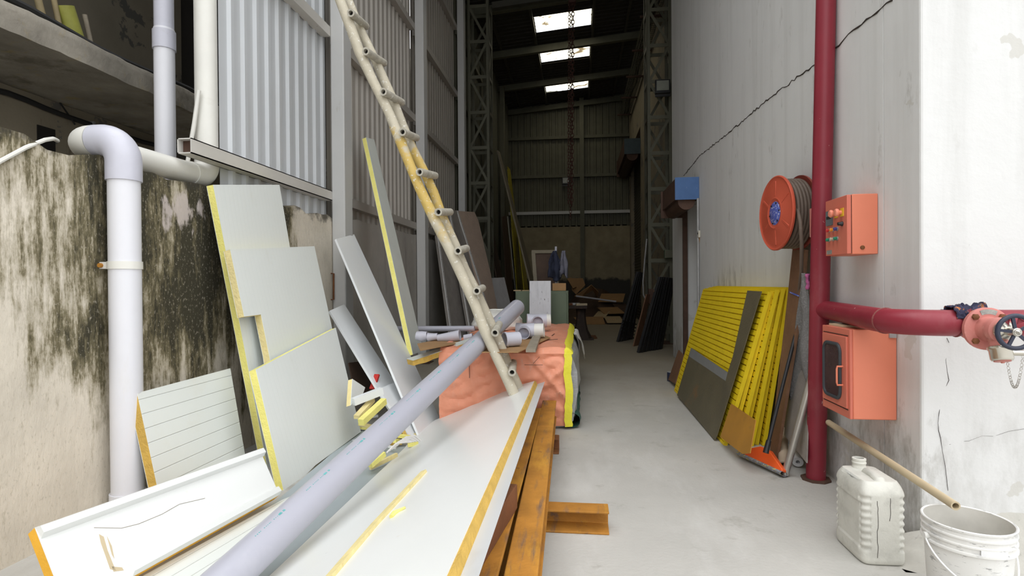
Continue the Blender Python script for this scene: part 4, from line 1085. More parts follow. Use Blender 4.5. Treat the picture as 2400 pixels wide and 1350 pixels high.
# --- fire hose cabinet
q1 = P(1990, 772, x=1.485); q2 = P(1990, 983, x=1.485)
y1, z1, z0 = q1.y, q1.z, q2.z; y2 = P(1926, 850, x=1.485).y
HX = 1.485
t = thing('hose_cabinet', 'salmon-orange wall cabinet with a dark window under the red branch pipe', 'cabinet', (XR, y1, z0))
part(t, 'body', MB().box((HX + .02, y1, z0), (XR - .002, y2, z1)), MT['box_orange'], bevel=.006)
part(t, 'front_frame', MB().box((HX + .004, y1, z0), (HX + .02, y2, z1)), MT['box_red'], bevel=.004)
ym, zm = (y1 + y2) / 2, (z0 + z1) / 2
dr = part(t, 'door', MB().box((HX - .006, y1 + .022, z0 + .055), (HX + .006, y2 - .022, z1 - .045)), MT['box_red'], bevel=.003)
for zz in (z0 + .048, z1 - .038):
    part(t, 'door_gap', MB().box((HX + .002, y1 + .02, zz - .002), (HX + .0055, y2 - .02, zz + .002)), MT['hollow_dark'], smooth=0)
def rrect(w, h, r, n=6):
    out = []
    for cx, cy, a0 in ((w/2-r, h/2-r, 0), (-w/2+r, h/2-r, 90), (-w/2+r, -h/2+r, 180), (w/2-r, -h/2+r, 270)):
        for i in range(n + 1):
            a = math.radians(a0 + 90 * i / n); out.append((cx + r * math.cos(a), cy + r * math.sin(a)))
    return out
WM = frame((HX - .006, ym + .015, zm + .0), (0, -1, 0), (0, 0, 1), (-1, 0, 0))
ww, wh = (y2 - y1) * .60, (z1 - z0) * .62
part(dr, 'window_gasket', MB().tube([WM @ Vector((a, b, .003)) for a, b in rrect(ww, wh, .045) + rrect(ww, wh, .045)[:2]], .010, 10), MT['rubber'])
part(dr, 'window_pane', MB().prism(rrect(ww - .004, wh - .004, .043), .0, .003, WM), MT['window_dark'], smooth=0)
hx = y1 + .062
part(dr, 'handle', MB().tube([(HX - .004, hx, zm + .035), (HX - .035, hx, zm + .035), (HX - .038, hx, zm + .02), (HX - .038, hx, zm - .055), (HX - .035, hx, zm - .07), (HX - .004, hx, zm - .07)], .0055, 8), MT['box_orange'])
part(t, 'wall_clip', MB().box((XR - .045, y1 - .012, z1 - .045), (XR - .01, y1, z1 - .01)), MT['conduit'], smooth=0)
solo('wood_chip', 'thin wood offcut lying on top of the salmon wall cabinet', 'offcut', MB().box((HX + .03, y1 + .14, z1 + .001), (HX + .16, y2 - .03, z1 + .012)), MT['wood_light'], (HX + .1, y1 + .2, z1), smooth=0)

# --- pump control box
CX = 1.562
q1 = P(1985, 455, x=CX); q2 = P(1985, 596, x=CX); y1, z1, z0 = q1.y, q1.z, q2.z; y2 = P(1935, 530, x=CX).y
t = thing('control_box', 'salmon-orange control box with coloured push buttons above the red branch pipe', 'control box', (XR, y1, z0))
part(t, 'body', MB().box((CX + .028, y1, z0), (XR - .002, y2, z1)), MT['box_orange'], bevel=.004)
dr = part(t, 'door', MB().box((CX, y1, z0 + .003), (CX + .024, y2, z1 - .003)), MT['box_red'], bevel=.003)
part(t, 'door_gasket', MB().box((CX + .024, y1 + .004, z0 + .006), (CX + .028, y2 - .004, z1 - .006)), MT['hollow_dark'], smooth=0)
wd, hh = y2 - y1, z1 - z0
cp = lambda u, v: Vector((CX, y2 - u * wd, z1 - v * hh))    # u across the door from the far edge, v down
BM = lambda o: frame(o, (0, -1, 0), (0, 0, 1), (-1, 0, 0))
m = part(dr, 'meter', MB().prism(rrect(.30 * wd, .26 * hh, .006, 2), 0, .008, BM(cp(.22, .33))), MT['meter_grey'], 'grey digital meter', smooth=0)
part(m, 'display', MB().prism(rrect(.22 * wd, .05 * hh, .002, 2), .008, .009, BM(cp(.22, .32))), MT['hollow_dark'], smooth=0)
for u in (.50, .76):
    s = part(dr, 'stop_button', MB().lathe([(.012, .002), (.012, .02), (.022, .022), (.024, .030), (.018, .038), (0, .040)], BM(cp(u, .265 + .02 * u)), 20), MT['stop_pink'], 'pink mushroom button')
    part(s, 'yellow_plaque', MB().prism(rrect(.042, .050, .004, 2), 0, .003, BM(cp(u + .03, .28))), MT['plaque_yellow'], smooth=0)
part(dr, 'selector_knob', MB().lathe([(.014, 0), (.014, .006), (.011, .010), (.010, .026), (0, .028)], BM(cp(.80, .475)), 16), MT['black_plastic'], 'black rotary knob')
for (v, cols) in ((.545, ('button_red', 'button_orange', 'button_blue')), (.71, ('button_green', 'button_cream', 'button_green'))):
    for u, cm in zip((.20, .39, .58), cols):
        s = part(dr, 'push_button', MB().lathe([(.009, .004), (.011, .018), (.008, .022), (0, .023)], BM(cp(u, v)), 16), MT[cm], cm.split('_')[1] + ' push button')
        part(s, 'collar', MB().lathe([(.0135, 0), (.0135, .006), (.010, .007)], BM(cp(u, v)), 16), MT['conduit'])
part(dr, 'sticker', MB().prism(rrect(.25 * wd, .07 * hh, .001, 1), .0, .001, BM(cp(.18, .93))), MT['tag_plate'], 'small printed sticker', smooth=0)
sq = P(2021, 580, y=y1)
part(t, 'side_plug', MB().lathe([(.012, 0), (.012, .006), (.006, .007), (0, .007)], frame((sq.x, y1, sq.z), (1, 0, 0), (0, 0, -1), (0, -1, 0)), 16), MT['rust_dark'])

# --- hose reel
rc = P(1819, 500, x=1.50); rr_ = .235
axr = Vector((-1, -.10, 0)).normalized(); s1 = Vector((0, 0, 1)).cross(axr).normalized()
RM = lambda o: frame(o, s1, (0, 0, 1), axr)
rr_ = (P(1819, 413, x=1.50).z - P(1819, 588, x=1.50).z) / 2
wid = .175
t = thing('hose_reel', 'red fire hose reel with a blue hub label hung on the wall', 'hose reel', rc - axr * wid)
R_ = rr_
fd = part(t, 'front_disc', MB().lathe([(0, -.004), (R_ * .96, -.008), (R_ * .985, -.012), (R_, -.006), (R_, .004), (R_ * .975, .010), (R_ * .94, .004), (R_ * .90, .002), (R_ * .86, .004), (R_ * .44, .010), (R_ * .40, .016), (R_ * .36, .010), (0, .010)], RM(rc), 56), MT['reel_red'])
for i in range(6):
    a = math.radians(i * 60 + 30); dd = s1 * math.cos(a) + Vector((0, 0, 1)) * math.sin(a)
    part(fd, 'pressed_rib', MB().bar(rc + dd * R_ * .45 + axr * .006, rc + dd * R_ * .86 + axr * .004, .022 if i % 3 else .006, .010, up=axr), MT['reel_red'], bevel=.004)
hb = part(t, 'hub_label', MB().lathe([(0, .0115), (R_ * .31, .0115), (R_ * .325, .008)], RM(rc), 36), MT['label_blue'], 'blue round label with white print')
for i in range(6):
    a = math.radians(i * 60 + 10); c = rc + (s1 * math.cos(a) + Vector((0, 0, 1)) * math.sin(a)) * R_ * .28 + axr * .011
    part(hb, 'bolt', MB().lathe([(.007, 0), (.007, .006), (0, .007)], RM(c), 6), MT['hollow_dark'])
bc = rc - axr * wid
part(t, 'back_disc', MB().lathe([(R_ * .3, .004), (R_ * .94, .006), (R_, .012), (R_, -.002), (R_ * .95, -.008), (0, -.008)], RM(bc), 56), MT['reel_edge'])
part(t, 'drum', MB().lathe([(R_ * .5, 0), (R_ * .5, wid)], RM(bc), 32), MT['reel_edge'])
hose = MB()
for layer, (R2, cnt) in enumerate(((R_ * .78, 6), (R_ * .885, 5))):
    for i in range(cnt):
        f = (i + .5 + .35 * layer) / 6.4; c = bc + axr * (wid * (.04 + .92 * f))
        hose.torus(RM(c + Vector((0, 0, -.006 * layer))), R2, .0145, 48, 8)
part(t, 'hose_coils', hose, MT['hose_brown'])
hp = [P(1865, 470, x=1.57), P(1876, 520, x=1.56), P(1879, 570, x=1.57), P(1878, 640, x=1.60), P(1872, 690, x=1.63), P(1868, 735, x=1.66)]
part(t, 'hose_tail', MB().tube(hp, .0135, 10), MT['hose_brown'], 'hanging end of the hose')
part(t, 'wall_arm', MB().bar(bc, (XR - .002, bc.y + .02, bc.z), .05, .05).box((XR - .012, bc.y - .06, bc.z - .10), (XR - .002, bc.y + .10, bc.z + .10)), MT['reel_edge'], smooth=0)

# --- small stuff near the doorway
q = P(1640, 549, x=XR)
t = thing('socket', 'small white wall socket beside the doorway', 'socket', q)
part(t, 'plate', MB().box((XR - .03, q.y - .05, q.z - .05), (XR - .001, q.y + .05, q.z + .05)), MT['plug_white'], bevel=.005)
part(t, 'socket_hole', MB().lathe([(.016, 0), (.016, .003), (0, .003)], frame((XR - .031, q.y - .02, q.z + .01), (0, 1, 0), (0, 0, 1), (-1, 0, 0)), 12), MT['hollow_dark'])
part(t, 'loose_wire', MB().tube([(XR - .004, q.y, q.z - .05), (XR - .006, q.y + .02, q.z - .14)], .006, 6), MT['rust'])
cy = 8.22
a = P(1630, 468, y=cy); b = P(1633, 660, y=cy)
solo('door_conduit', 'shiny metal conduit running down the edge of the doorway', 'conduit', MB().tube([(XR - .02, cy, 2.56), (XR - .02, cy, .02)], .018, 10), MT['conduit'], (XR - .02, cy, 0))

# --- yellow gratings leaning in a stack
GY0, GY1 = P(1845, 683, x=1.66).y + .10, P(1632, 668, x=1.45).y + .05
GL = GY1 - GY0
GH = 1.32
def grating_mesh(fine):
    mb = MB(); th = .032
    nz = 26
    for i in range(nz + 1):
        v = GH * i / nz
        mb.box((0, v - .0205 if i else 0, 0), (GL, v + .0205 if i < nz else GH, th))
    mb.box((-.008, 0, 0), (0, GH, th)); mb.box((GL, 0, 0), (GL + .008, GH, th))
    ny = int(GL / .042)
    for i in range(ny + 1):
        u = GL * i / ny
        mb.box((max(u - .0095, 0), 0, .012), (min(u + .0095, GL), GH, th - .002))
    return mb
me_ = grating_mesh(1)
first = None
BOT, TOP, ZTOP = (1.185, 1.50), (1.545, 1.70), 1.285
NG = 7
lab = ['yellow plastic grating nearest the aisle in the stack on the wall', 'second yellow grating from the aisle in the leaning stack', 'third yellow grating from the aisle in the leaning stack',
       'fourth yellow grating from the aisle, in the middle of the leaning stack', 'third yellow grating from the wall in the leaning stack', 'second yellow grating from the wall in the leaning stack', 'yellow grating leaning directly on the wall behind the others']
for i in range(NG):
    f = i / (NG - 1)
    xb = BOT[0] + (BOT[1] - BOT[0]) * f; xt = TOP[0] + (TOP[1] - TOP[0]) * f
    uu = Vector((xt - xb, 0, math.sqrt(max(GH ** 2 - (xt - xb) ** 2, .1)))).normalized()
    yo = GY0 + (0, .02, -.015, .03, .0, .045, .02)[i]
    al = Vector((0, 1, 0)); nn = al.cross(uu)
    M = frame((xb, yo, .004), al, uu, nn)
    if first is None:
        first = mesh_object('grating', me_, MT['grating_yellow'], None, smooth=0)
        first.matrix_world = M
        tag(first, lab[0], 'grating', 'yellow gratings leaning on the wall'); o = first
    else:
        o = first.copy(); COL.objects.link(o); o.matrix_world = M; o['label'] = lab[i]
# normal of the front grating faces the aisle
uu = Vector((TOP[0] - BOT[0], 0, 1.27)).normalized()
def grate_plane(off):
    n = Vector((-uu.z, 0, uu.x)); return ((Vector((BOT[0], 5, .004)) + n * (.034 + off), n), Vector((0, 1, 0)), uu)

sh = Sheet(*grate_plane(.004), [(1752, 681), (1785, 683), (1680, 1022), (1675, 1032), (1587, 926), (1620, 815), (1706, 873), (1718, 835)])
t = thing('steel_plate', 'dark steel plate with a tall arm leaning on the yellow gratings', 'metal plate', sh.M)
part(t, 'plate', MB().prism(sh.out, -.004, .002), MT['plate_dark'], local=True, smooth=0)
q = [sh.uv(p) for p in ((1620, 815), (1706, 873), (1701, 893), (1615, 835))]
part(t, 'primer_band', MB().prism(q, .002, .0028), MT['primer_grey'], 'grey painted band', local=True, smooth=0)
sh = Sheet(*grate_plane(.012), [(1714, 946), (1771, 985), (1758, 1062), (1740, 1064), (1688, 1024)])
solo('rusty_plate', 'small orange-rusted steel plate leaning at the foot of the yellow gratings', 'metal plate', MB().prism(sh.out, -.005, .001), MT['plate_rust'], sh.M, local=True, smooth=0)
sh = Sheet(*lean(1.20, 1.42, .75, yref=8), [(1590, 820), (1602, 832), (1582, 899), (1566, 890)])
solo('brown_offcut', 'narrow brown board standing at the far end of the yellow gratings', 'board', MB().prism(sh.out, -.012, 0), MT['wood_brown'], sh.M, local=True, smooth=0)
q = P(1572, 893, z=0); h = .125
t = thing('tin_can', 'small dark navy can on the floor by the far end of the gratings', 'can', q)
part(t, 'body', MB().lathe([(.047, 0), (.049, .004), (.049, h - .004), (.047, h)], Matrix.Translation(q), 24), MT['can_navy'])
part(t, 'lid', MB().lathe([(.048, h - .003), (.0495, h), (.046, h + .004), (0, h + .002)], Matrix.Translation(q), 24), MT['conduit'])

# brown plank, broom, tube, towel, rolls
sh = Sheet(*lean(1.44, 1.66, 1.6, yref=4.3), [(1857, 585), (1888, 585), (1880, 690), (1817, 1090), (1803, 1068), (1845, 700)])
t = thing('brown_plank', 'long red-brown plank leaning on the wall between gratings and red pipe', 'plank', sh.M)
part(t, 'plank', MB().prism(sh.out, -.02, 0), MT['wood_brown'], local=True, smooth=0, bevel=.002)
a, b = sh.uv((1852, 685)), sh.uv((1874, 694))
part(t, 'blue_tie', MB().bar((*a, .003), (*b, .003), .010, .006), MT['label_blue'], 'blue tie round the plank', local=True, smooth=0)
q = P(1781, 1080, z=.10)
hp0, hp1 = P(1797, 1052, y=q.y + .02), P(1868, 770, x=1.60)
t = thing('broom', 'orange floor squeegee broom with a black handle propped against the brown plank', 'broom', (q.x, q.y, 0))
part(t, 'handle', MB().tube([hp0, hp1], .0125, 14), MT['black_plastic'])
part(t, 'socket', MB().tube([hp0 + (hp0 - hp1).normalized() * .03, hp0 + (hp1 - hp0).normalized() * .06], [.020, .017], 14), MT['black_plastic'])
p0, p1 = P(1733, 1064, z=.03), P(1833, 1110, z=.03)
d = (p1 - p0); L = d.length; d.normalize(); up_ = (hp1 - hp0).normalized(); up_ = (up_ - d * up_.dot(d)).normalized(); nn = d.cross(up_)
if nn.dot(CAM - q) < 0: nn = -nn
M = frame(p0, d, up_, nn)
part(t, 'head', MB().prism([(-.005, .012), (L + .005, .012), (L, .03), (L * .62, .115), (L * .42, .118), (L * .08, .045)], -.028, .012, M), MT['broom_orange'], bevel=.006)
def fb(u, v):
    a = v * 2 * math.pi
    return M @ Vector((-.008 + u * (L + .016), .002 + .017 * math.sin(a), -.008 + .030 * math.cos(a)))
mb = MB().grid(fb, 30, 12); mb.f.append(tuple(range(0, 13 * 31, 31))); mb.m.append(0)
part(t, 'foam_blade', mb, MT['foam_mixed'], 'mottled foam strip')
a, b = P(1840, 1112, z=.012), P(1897, 905, y=4.02)
solo('steel_tube', 'shiny steel tube leaning on the red pipe', 'tube', MB().tube([a, a + (b - a) * 1.25], .024, 18, ri=.020), MT['steel_bright'], a)
def towel(u, v):
    # hangs from a knot and spreads
    top = P(1890, 640, x=1.60); spread = .02 + .10 * min(1, v * 1.6)
    w = (u - .5) * 2
    y = top.y + w * spread * 1.5 + .03 * v
    x = top.x - .02 + .035 * math.sin(u * 9 + v * 2) * min(1, v * 3) * .6 + .02 * N(u * 3, v * 3, 1)
    z = top.z - v * (.80 + .14 * math.sin(u * 5.5 + 2.3))
    return (x, y, z)
t = thing('towel', 'grey towel hanging in folds behind the red pipe', 'towel', P(1890, 640, x=1.60))
part(t, 'cloth', MB().grid(towel, 36, 44), MT['towel_grey'], solid=.006)
def knot(u, v):
    c = P(1893, 655, x=1.59); a = u * 2 * math.pi
    r = .012 + .01 * N(u * 4, v * 4, 2)
    return (c.x + r * math.cos(a), c.y + r * 1.3 * math.sin(a), c.z + .04 - .11 * v)
part(t, 'purple_tie', MB().grid(knot, 16, 14), MT['cloth_purple'], 'knotted purple rag')
a, b = P(1836, 1092, z=.04), P(1835, 1010, x=1.62)
solo('paper_roll', 'brown cardboard roll standing behind the steel tube', 'roll', MB().tube([a, b], .034, 18, ri=.024), MT['paper_roll'], a)
a, b = P(1870, 1083, z=.045), P(1866, 1040, x=1.66)
solo('white_roll', 'short white plastic roll at the foot of the red pipe', 'roll', MB().tube([a, b], .037, 18, ri=.014), MT['white_roll'], a)
sh = Sheet(*lean(1.50, 1.62, .9, yref=4.3), [(1846, 840), (1900, 760), (1890, 1085), (1838, 1020)])
solo('black_sheet', 'dark sheet leaning on the wall behind the grey towel', 'sheet', MB().prism(sh.out, -.008, 0), MT['film_dark'], sh.M, local=True, smooth=0)
q = P(1816, 1040, z=.03)
solo('paper_scrap', 'crumpled white paper on the floor behind the brown plank', 'paper', MB().grid(lambda u, v: (q.x + u * .10, q.y + v * .16, .012 + .05 * u + .02 * N(u * 3, v * 4, 5)), 10, 10), MT['paper_white'], q, solid=.002)

# --- pole, jerrycan, bucket
BK = P(2268, 1215, z=.372)
a, b = P(1942, 990, x=1.66), P(2240, 1186, y=BK.y + .02)
t = thing('wooden_pole', 'pale hollow pole running from behind the red pipe into the white bucket', 'pole', b)
part(t, 'pole', MB().tube([a, a.lerp(b, .5), b], .0185, 18, ri=.0125, wob=.05), MT['wood_light'])
part(t, 'hollow', MB().tube([b.lerp(a, .03), b.lerp(a, .04)], .0124, 12), MT['hollow_dark'])

J0, J1 = P(1956, 1262, z=.0), P(2022, 1326, z=0)
J2 = P(2110, 1322, z=0)
jd = (J0 - J1); jl = jd.length; jd.normalize(); jw = Vector((-jd.y, jd.x, 0))
if jw.dot(J2 - J1) < 0: jw = -jw
jwid = .205; jl = max(jl, .30); jh = .455
JM = frame(J1 + jd * jl / 2 + jw * jwid / 2, jd, jw, (0, 0, 1))
if jd.cross(jw).z < 0: JM = frame(J1 + jd * jl / 2 + jw * jwid / 2, jd, -jw, (0, 0, 1))
t = thing('jerrycan', 'dusty white plastic jerrycan with moulded ribs beside the red pipe', 'jerrycan', JM)
def se(c, k): return math.copysign(abs(c) ** k, c)
def can_body(u, v):
    a = u * 2 * math.pi; c, s = math.cos(a), math.sin(a)
    z = v * jh * .86
    f = 1.0
    if v < .08: f = .90 + .10 * math.sqrt(max(0, 1 - ((.08 - v) / .08) ** 2))
    if v > .84: f = 1 - .20 * ((v - .84) / .16) ** 1.8
    x = jl / 2 * se(c, .30) * f; y = jwid / 2 * se(s, .30) * f
    # moulded ribs on the corners
    if .14 < v < .84 and abs(c) > .35 and abs(s) > .20:
        r = .5 + .5 * math.cos((v - .14) / .70 * 2 * math.pi * 8 + abs(y) * 25)
        x *= 1 - .035 * r; y *= 1 - .06 * r
    if .2 < v < .74 and abs(c) < .5: y *= .955
    if v > .97 and abs(x) < jl * .3: z -= .03 * max(0, 1 - (x / (jl * .3)) ** 2) * (1 - abs(y) / jwid)
    return (x, y, z)
mb = MB().grid(can_body, 96, 72)
mb.f.append(tuple(range(96))); mb.m.append(0); k0 = 72 * 97
mb.f.append(tuple(range(k0, k0 + 96))); mb.m.append(0)
part(t, 'body', mb, MT['jerry'], local=True, smooth=50)
ht = jh * .86
hm = MB()
hz = ht - .01
hm.tube([(-jl * .36, 0, hz - .03), (-jl * .31, 0, hz + .008), (-jl * .15, 0, hz + .018), (jl * .06, 0, hz + .014), (jl * .14, 0, hz - .03)], [.034, .026, .019, .019, .030], 14)
part(t, 'handle', hm, MT['jerry'], local=True)
part(t, 'spout', MB().lathe([(.036, ht - .01), (.030, ht + .012), (.030, ht + .02), (.033, ht + .024), (.033, ht + .03), (.029, ht + .034), (.032, ht + .04), (.032, ht + .048), (.027, ht + .05), (.023, ht + .05), (.023, ht)], Matrix.Translation((jl * .31, 0, 0)), 24), MT['jerry'], 'open screw neck', local=True)
part(t, 'spout_hole', MB().lathe([(.023, ht + .030), (0, ht + .030)], Matrix.Translation((jl * .31, 0, 0)), 20), MT['rust_dark'], local=True, smooth=0)
for sd in (1, -1):
    for i in range(6):
        pass
rr = random.Random(4)
for yy, z0_, z1_ in ((.02, .21, .325), (-.035, .03, .31)):
    pts = []; z = z1_
    while z > z0_:
        v = z / (jh * .86); b_ = can_body(0.5, v)
        pts.append((b_[0] - .0003 + .008 * max(0, v - .84) / .16, yy * (-1) + rr.uniform(-.003, .003), z)); z -= .018
    part(t, 'crack', MB().tube(pts, .0012, 5), MT['crack_dark'], local=True)

t = thing('bucket', 'white plastic paint bucket with a wire bail at the foot of the wall corner', 'bucket', (BK.x, BK.y, 0))
rt, rb = .152, .132
T = Matrix.Translation((BK.x, BK.y, 0))
zt = .372
part(t, 'body', MB().lathe([(rb - .004, 0), (rb, .006), (rb + (rt - rb) * .75, zt - .095), (rt + .006, zt - .094), (rt + .006, zt - .086), (rt - .002, zt - .084), (rt - .001, zt - .066), (rt + .005, zt - .064), (rt + .005, zt - .058), (rt - .001, zt - .056), (rt, zt - .038), (rt + .005, zt - .036), (rt + .005, zt - .030), (rt, zt - .028), (rt, zt - .014), (rt + .005, zt - .010), (rt + .006, zt - .003), (rt + .002, zt), (rt - .004, zt - .003)], T, 56, cap=False), MT['bucket_white'])
part(t, 'lining', MB().lathe([(rt - .004, zt - .003), (rb - .004, .012), (0, .012)], T, 48, cap=False), MT['bucket_inside'], 'paint-smeared inside')
ang0 = math.radians(200); e0 = Vector((math.cos(ang0), math.sin(ang0), 0)); f0 = Vector((0, -1, 0))
bail = [Vector((BK.x, BK.y, zt - .075)) + Vector((-(rt + .012) * math.cos(q), -(.10 + .07 * math.sin(q)) * math.sin(q) * .98, -.155 * math.sin(q))) for q in [i * math.pi / 30 for i in range(31)]]
part(t, 'bail', MB().tube(bail, .0035, 8), MT['wire_white'], 'thin white bail handle')
for sgn in (-1, 1):
    part(t, 'bail_ear', MB().tube([(BK.x + sgn * (rt - .004), BK.y, zt - .075), (BK.x + sgn * (rt + .016), BK.y, zt - .075)], .013, 14), MT['bucket_white'])
part(t, 'grip_tab', MB().grid(lambda u, v: (BK.x + (rt + .0045) * math.sin((u - .5) * .62), BK.y - (rt + .0045) * math.cos((u - .5) * .62), zt - .086 + .022 * v), 12, 2), MT['wire_white'], smooth=60)

# ------------------------------------------------------------------ things on top of the bale
TOPZ = .762
def tee(name, label, c, ax, out, L, r, stub, m='pvc_violet', br=.075):
    """plastic tee: main axis ax, branch out; one end carries a stub of pipe"""
    c = Vector(c); ax = Vector(ax).normalized(); out = Vector(out); out = (out - ax * out.dot(ax)).normalized()
    t = thing(name, label, 'pipe fitting', c - Vector((0, 0, r)))
    part(t, 'body', MB().tube([c - ax * L / 2, c + ax * L / 2], r, 26, ri=r - .006), MT[m])
    part(t, 'rim', MB().tube([c - ax * L / 2, c - ax * (L / 2 - .05)], r + .006, 26, ri=r - .001), MT[m])
    b = part(t, 'branch', MB().tube([c + out * (r - .03), c + out * (r + br)], r * .82, 26, ri=r * .82 - .006), MT[m])
    part(b, 'branch_bore', MB().tube([c + out * (r - .025), c + out * (r - .02)], r * .80, 24), MT['pvc_grey'])
    if stub: part(t, 'pipe_stub', MB().tube([c + ax * (L / 2 - .02), c + ax * (L / 2 + stub)], r * .93, 26, ri=r * .93 - .006), MT['pvc_cream'], 'short stub of white pipe')
    return t
tee('pipe_tee', 'grey plastic tee with open branch facing the camera and a stub of white pipe', P(1232, 775, z=TOPZ + .085), (1, -.05, .03), (-.05, -1, -.1), .20, .080, .10)
tee('pipe_tee', 'larger plastic tee behind the other tee, its open mouth toward the ladder', P(1258, 752, z=TOPZ + .13), (.97, .15, .02), (-.45, -.9, -.05), .24, .085, .05, 'pvc_violet', .06)
c = P(1199, 795, z=TOPZ + .075)
t = thing('pipe_coupling', 'open-ended violet-grey plastic coupling between the ladder and the tees', 'pipe fitting', c - Vector((0, 0, .075)))
a = Vector((-.75, -.45, -.02)).normalized()
part(t, 'sleeve', MB().tube([c - a * .075, c + a * .06], .066, 26, ri=.060), MT['pvc_violet'])
part(t, 'rim', MB().tube([c + a * .055, c + a * .075], .072, 26, ri=.061), MT['pvc_violet'])
yb5 = 5.62
for nm, lb, px, rr0 in (('pipe_elbow', 'plastic pipe elbow at the foot of the tall narrow panel', ((976, 797), (989, 799), (1002, 797)), (.044, .056, .042)),
                        ('pipe_reducer', 'narrow plastic reducer next to the elbow on the bale', ((1003, 797), (1018, 796), (1026, 795)), (.046, .036, .034)),
                        ('pipe_socket', 'wide plastic socket with its mouth open toward the grey pipe', ((1026, 795), (1048, 793), (1078, 789)), (.036, .046, .058)),
                        ('pipe_coupling', 'small plastic coupling half hidden behind the grey pipe', ((1088, 790), (1098, 788), (1108, 786)), (.034, .034, .034))):
    pts = [P(*q, y=yb5) for q in px]
    dz = TOPZ - min(p.z - r for p, r in zip(pts, rr0))
    pts = [p + Vector((0, 0, dz * .9)) for p in pts]
    solo(nm, lb, 'pipe fitting', MB().tube(pts, list(rr0), 24, ri=rr0[0] - .006), MT['pvc_violet'], pts[0])
solo('thin_pipe', 'thin grey plastic pipe lying crosswise behind the fittings on the bale', 'pipe', MB().tube([P(925, 771, y=6.55), P(1112, 770, y=6.55)], .034, 18, ri=.029), MT['pvc_grey'], P(1000, 771, y=6.55))
def sackf(u, v):
    c = P(1163, 752, y=7.15); a, b = u * 2 * math.pi, (v - .5) * math.pi
    k = 1 + .22 * N(math.cos(a) * 1.6 + 3, math.sin(a) * 1.6, b * 1.6) + .05 * N(math.cos(a) * 7, math.sin(a) * 7, b * 7)
    return (c.x + .36 * math.cos(a) * math.cos(b) * k, c.y + .28 * math.sin(a) * math.cos(b) * k, max(TOPZ + .0, c.z - .02 + .16 * math.sin(b) * k))
solo('plastic_sack', 'slumped pale plastic sack on the bale behind the grey pipe', 'sack', MB().grid(sackf, 40, 24), MT['pvc_cream'], P(1163, 775, y=7.15))
def flat(label, px, z, m, th=.006, name='cardboard_sheet', cat='cardboard'):
    pts = [P(a, b, z=z) for a, b in px]; o = pts[0]
    return solo(name, label, cat, MB().prism([(p.x - o.x, p.y - o.y) for p in pts], -th / 2, th / 2), MT[m], o, local=True, smooth=0)
flat('brown cardboard sheet under the tees on the bale', [(1120, 826), (1215, 826), (1290, 792), (1268, 782), (1150, 800)], .764, 'cardboard')
flat('cardboard sheet sticking out beneath the small fittings', [(985, 822), (1060, 808), (1100, 798), (1020, 798), (978, 806)], .763, 'cardboard')
flat('tan cardboard piece lying by the rungs of the ladder', [(1168, 806), (1192, 812), (1186, 782), (1165, 780)], .782, 'cardboard_pale')
a, b = P(1258, 787, y=5.95), P(1243, 832, y=5.12)
a.z, b.z = TOPZ + .02, TOPZ + .012
b = P(1244, 822, z=TOPZ + .012)
bar_thing('wood_block', 'weathered grey wood stick on the edge of the orange tarpaulin', 'wood stick', a, b, .085, .028, MT['wood_grey'])

# ------------------------------------------------------------------ leaning on the cladding further in
def to_floor(sh):
    """carry the two last outline points down to the floor along their edges"""
    yf = -(sh.o.z - .004) / sh.u.z
    for i, j in ((-1, 0), (-2, 1)):
        a, b = sh.out[j], sh.out[i]
        if b[1] > yf + 1e-3 and a[1] - b[1] > 1e-3:
            k = (a[1] - yf) / (a[1] - b[1]); sh.out[i] = (a[0] + (b[0] - a[0]) * k, yf)
        elif b[1] < yf: 
            k = (a[1] - yf) / (a[1] - b[1]); sh.out[i] = (a[0] + (b[0] - a[0]) * k, yf)
    return sh
def wrapped(label, pl3, px, film, alu=True):
    sh = to_floor(Sheet(*pl3, px)); t = thing('wrapped_panel', label, 'wrapped panel', sh.M)
    part(t, 'film', MB().prism(sh.out, -.06, 0), MT[film], local=True, smooth=0)
    if alu:
        p, q = Vector((*sh.out[0], .004)), Vector((*sh.out[-1], .004))
        e = part(t, 'metal_edge', MB().bar(p, q, .055, .018), MT['alu'], 'aluminium edge strip', local=True, smooth=0)
        n = int((q - p).length / .22)
        for i in range(1, n):
            part(e, 'hole', MB().lathe([(.007, 0), (.007, .002), (0, .002)], Matrix.Translation(p.lerp(q, i / n) + Vector((0, 0, .0085))), 8), MT['hollow_dark'], local=True)
    return t
wrapped('brown film-wrapped tall panel leaning nearest the lattice column', lean(-1.55, -2.36, 2.85, 14, 11.4), [(1071, 494), (1112, 497), (1121, 516), (1150, 640), (1178, 790), (1156, 765)], 'film_brown')
wrapped('dark film-wrapped panel with metal edge, just beside the brown wrapped one', lean(-1.72, -2.42, 2.88, 10, 11.2), [(1053, 490), (1073, 494), (1130, 660), (1158, 800), (1106, 800)], 'film_dark')
wrapped('dark wrapped panel with grey metal edge nearest the tall narrow panel', lean(-1.95, -2.50, 2.5, 8, 10.8), [(1026, 552), (1044, 522), (1082, 680), (1104, 800), (1060, 800)], 'film_dark')
wrapped('short grey film-wrapped panel standing at the foot of the lattice column', lean(-1.45, -1.85, 1.5, 25, 12.2), [(1149, 652), (1182, 650), (1204, 745), (1180, 790)], 'film_grey', False)
def leaner(name, label, pl3, px, m, cat='board', th=.025):
    sh = to_floor(Sheet(*pl3, px))
    return solo(name, label, cat, MB().prism(sh.out, -th, 0), MT[m], sh.M, local=True, smooth=0)
leaner('wood_plank', 'short dark brown plank leaning just past the left lattice column', lean(-1.75, -2.33, 2.73, 0, 15), [(1148, 547), (1157, 544), (1187, 700), (1172, 700)], 'wood_dark')
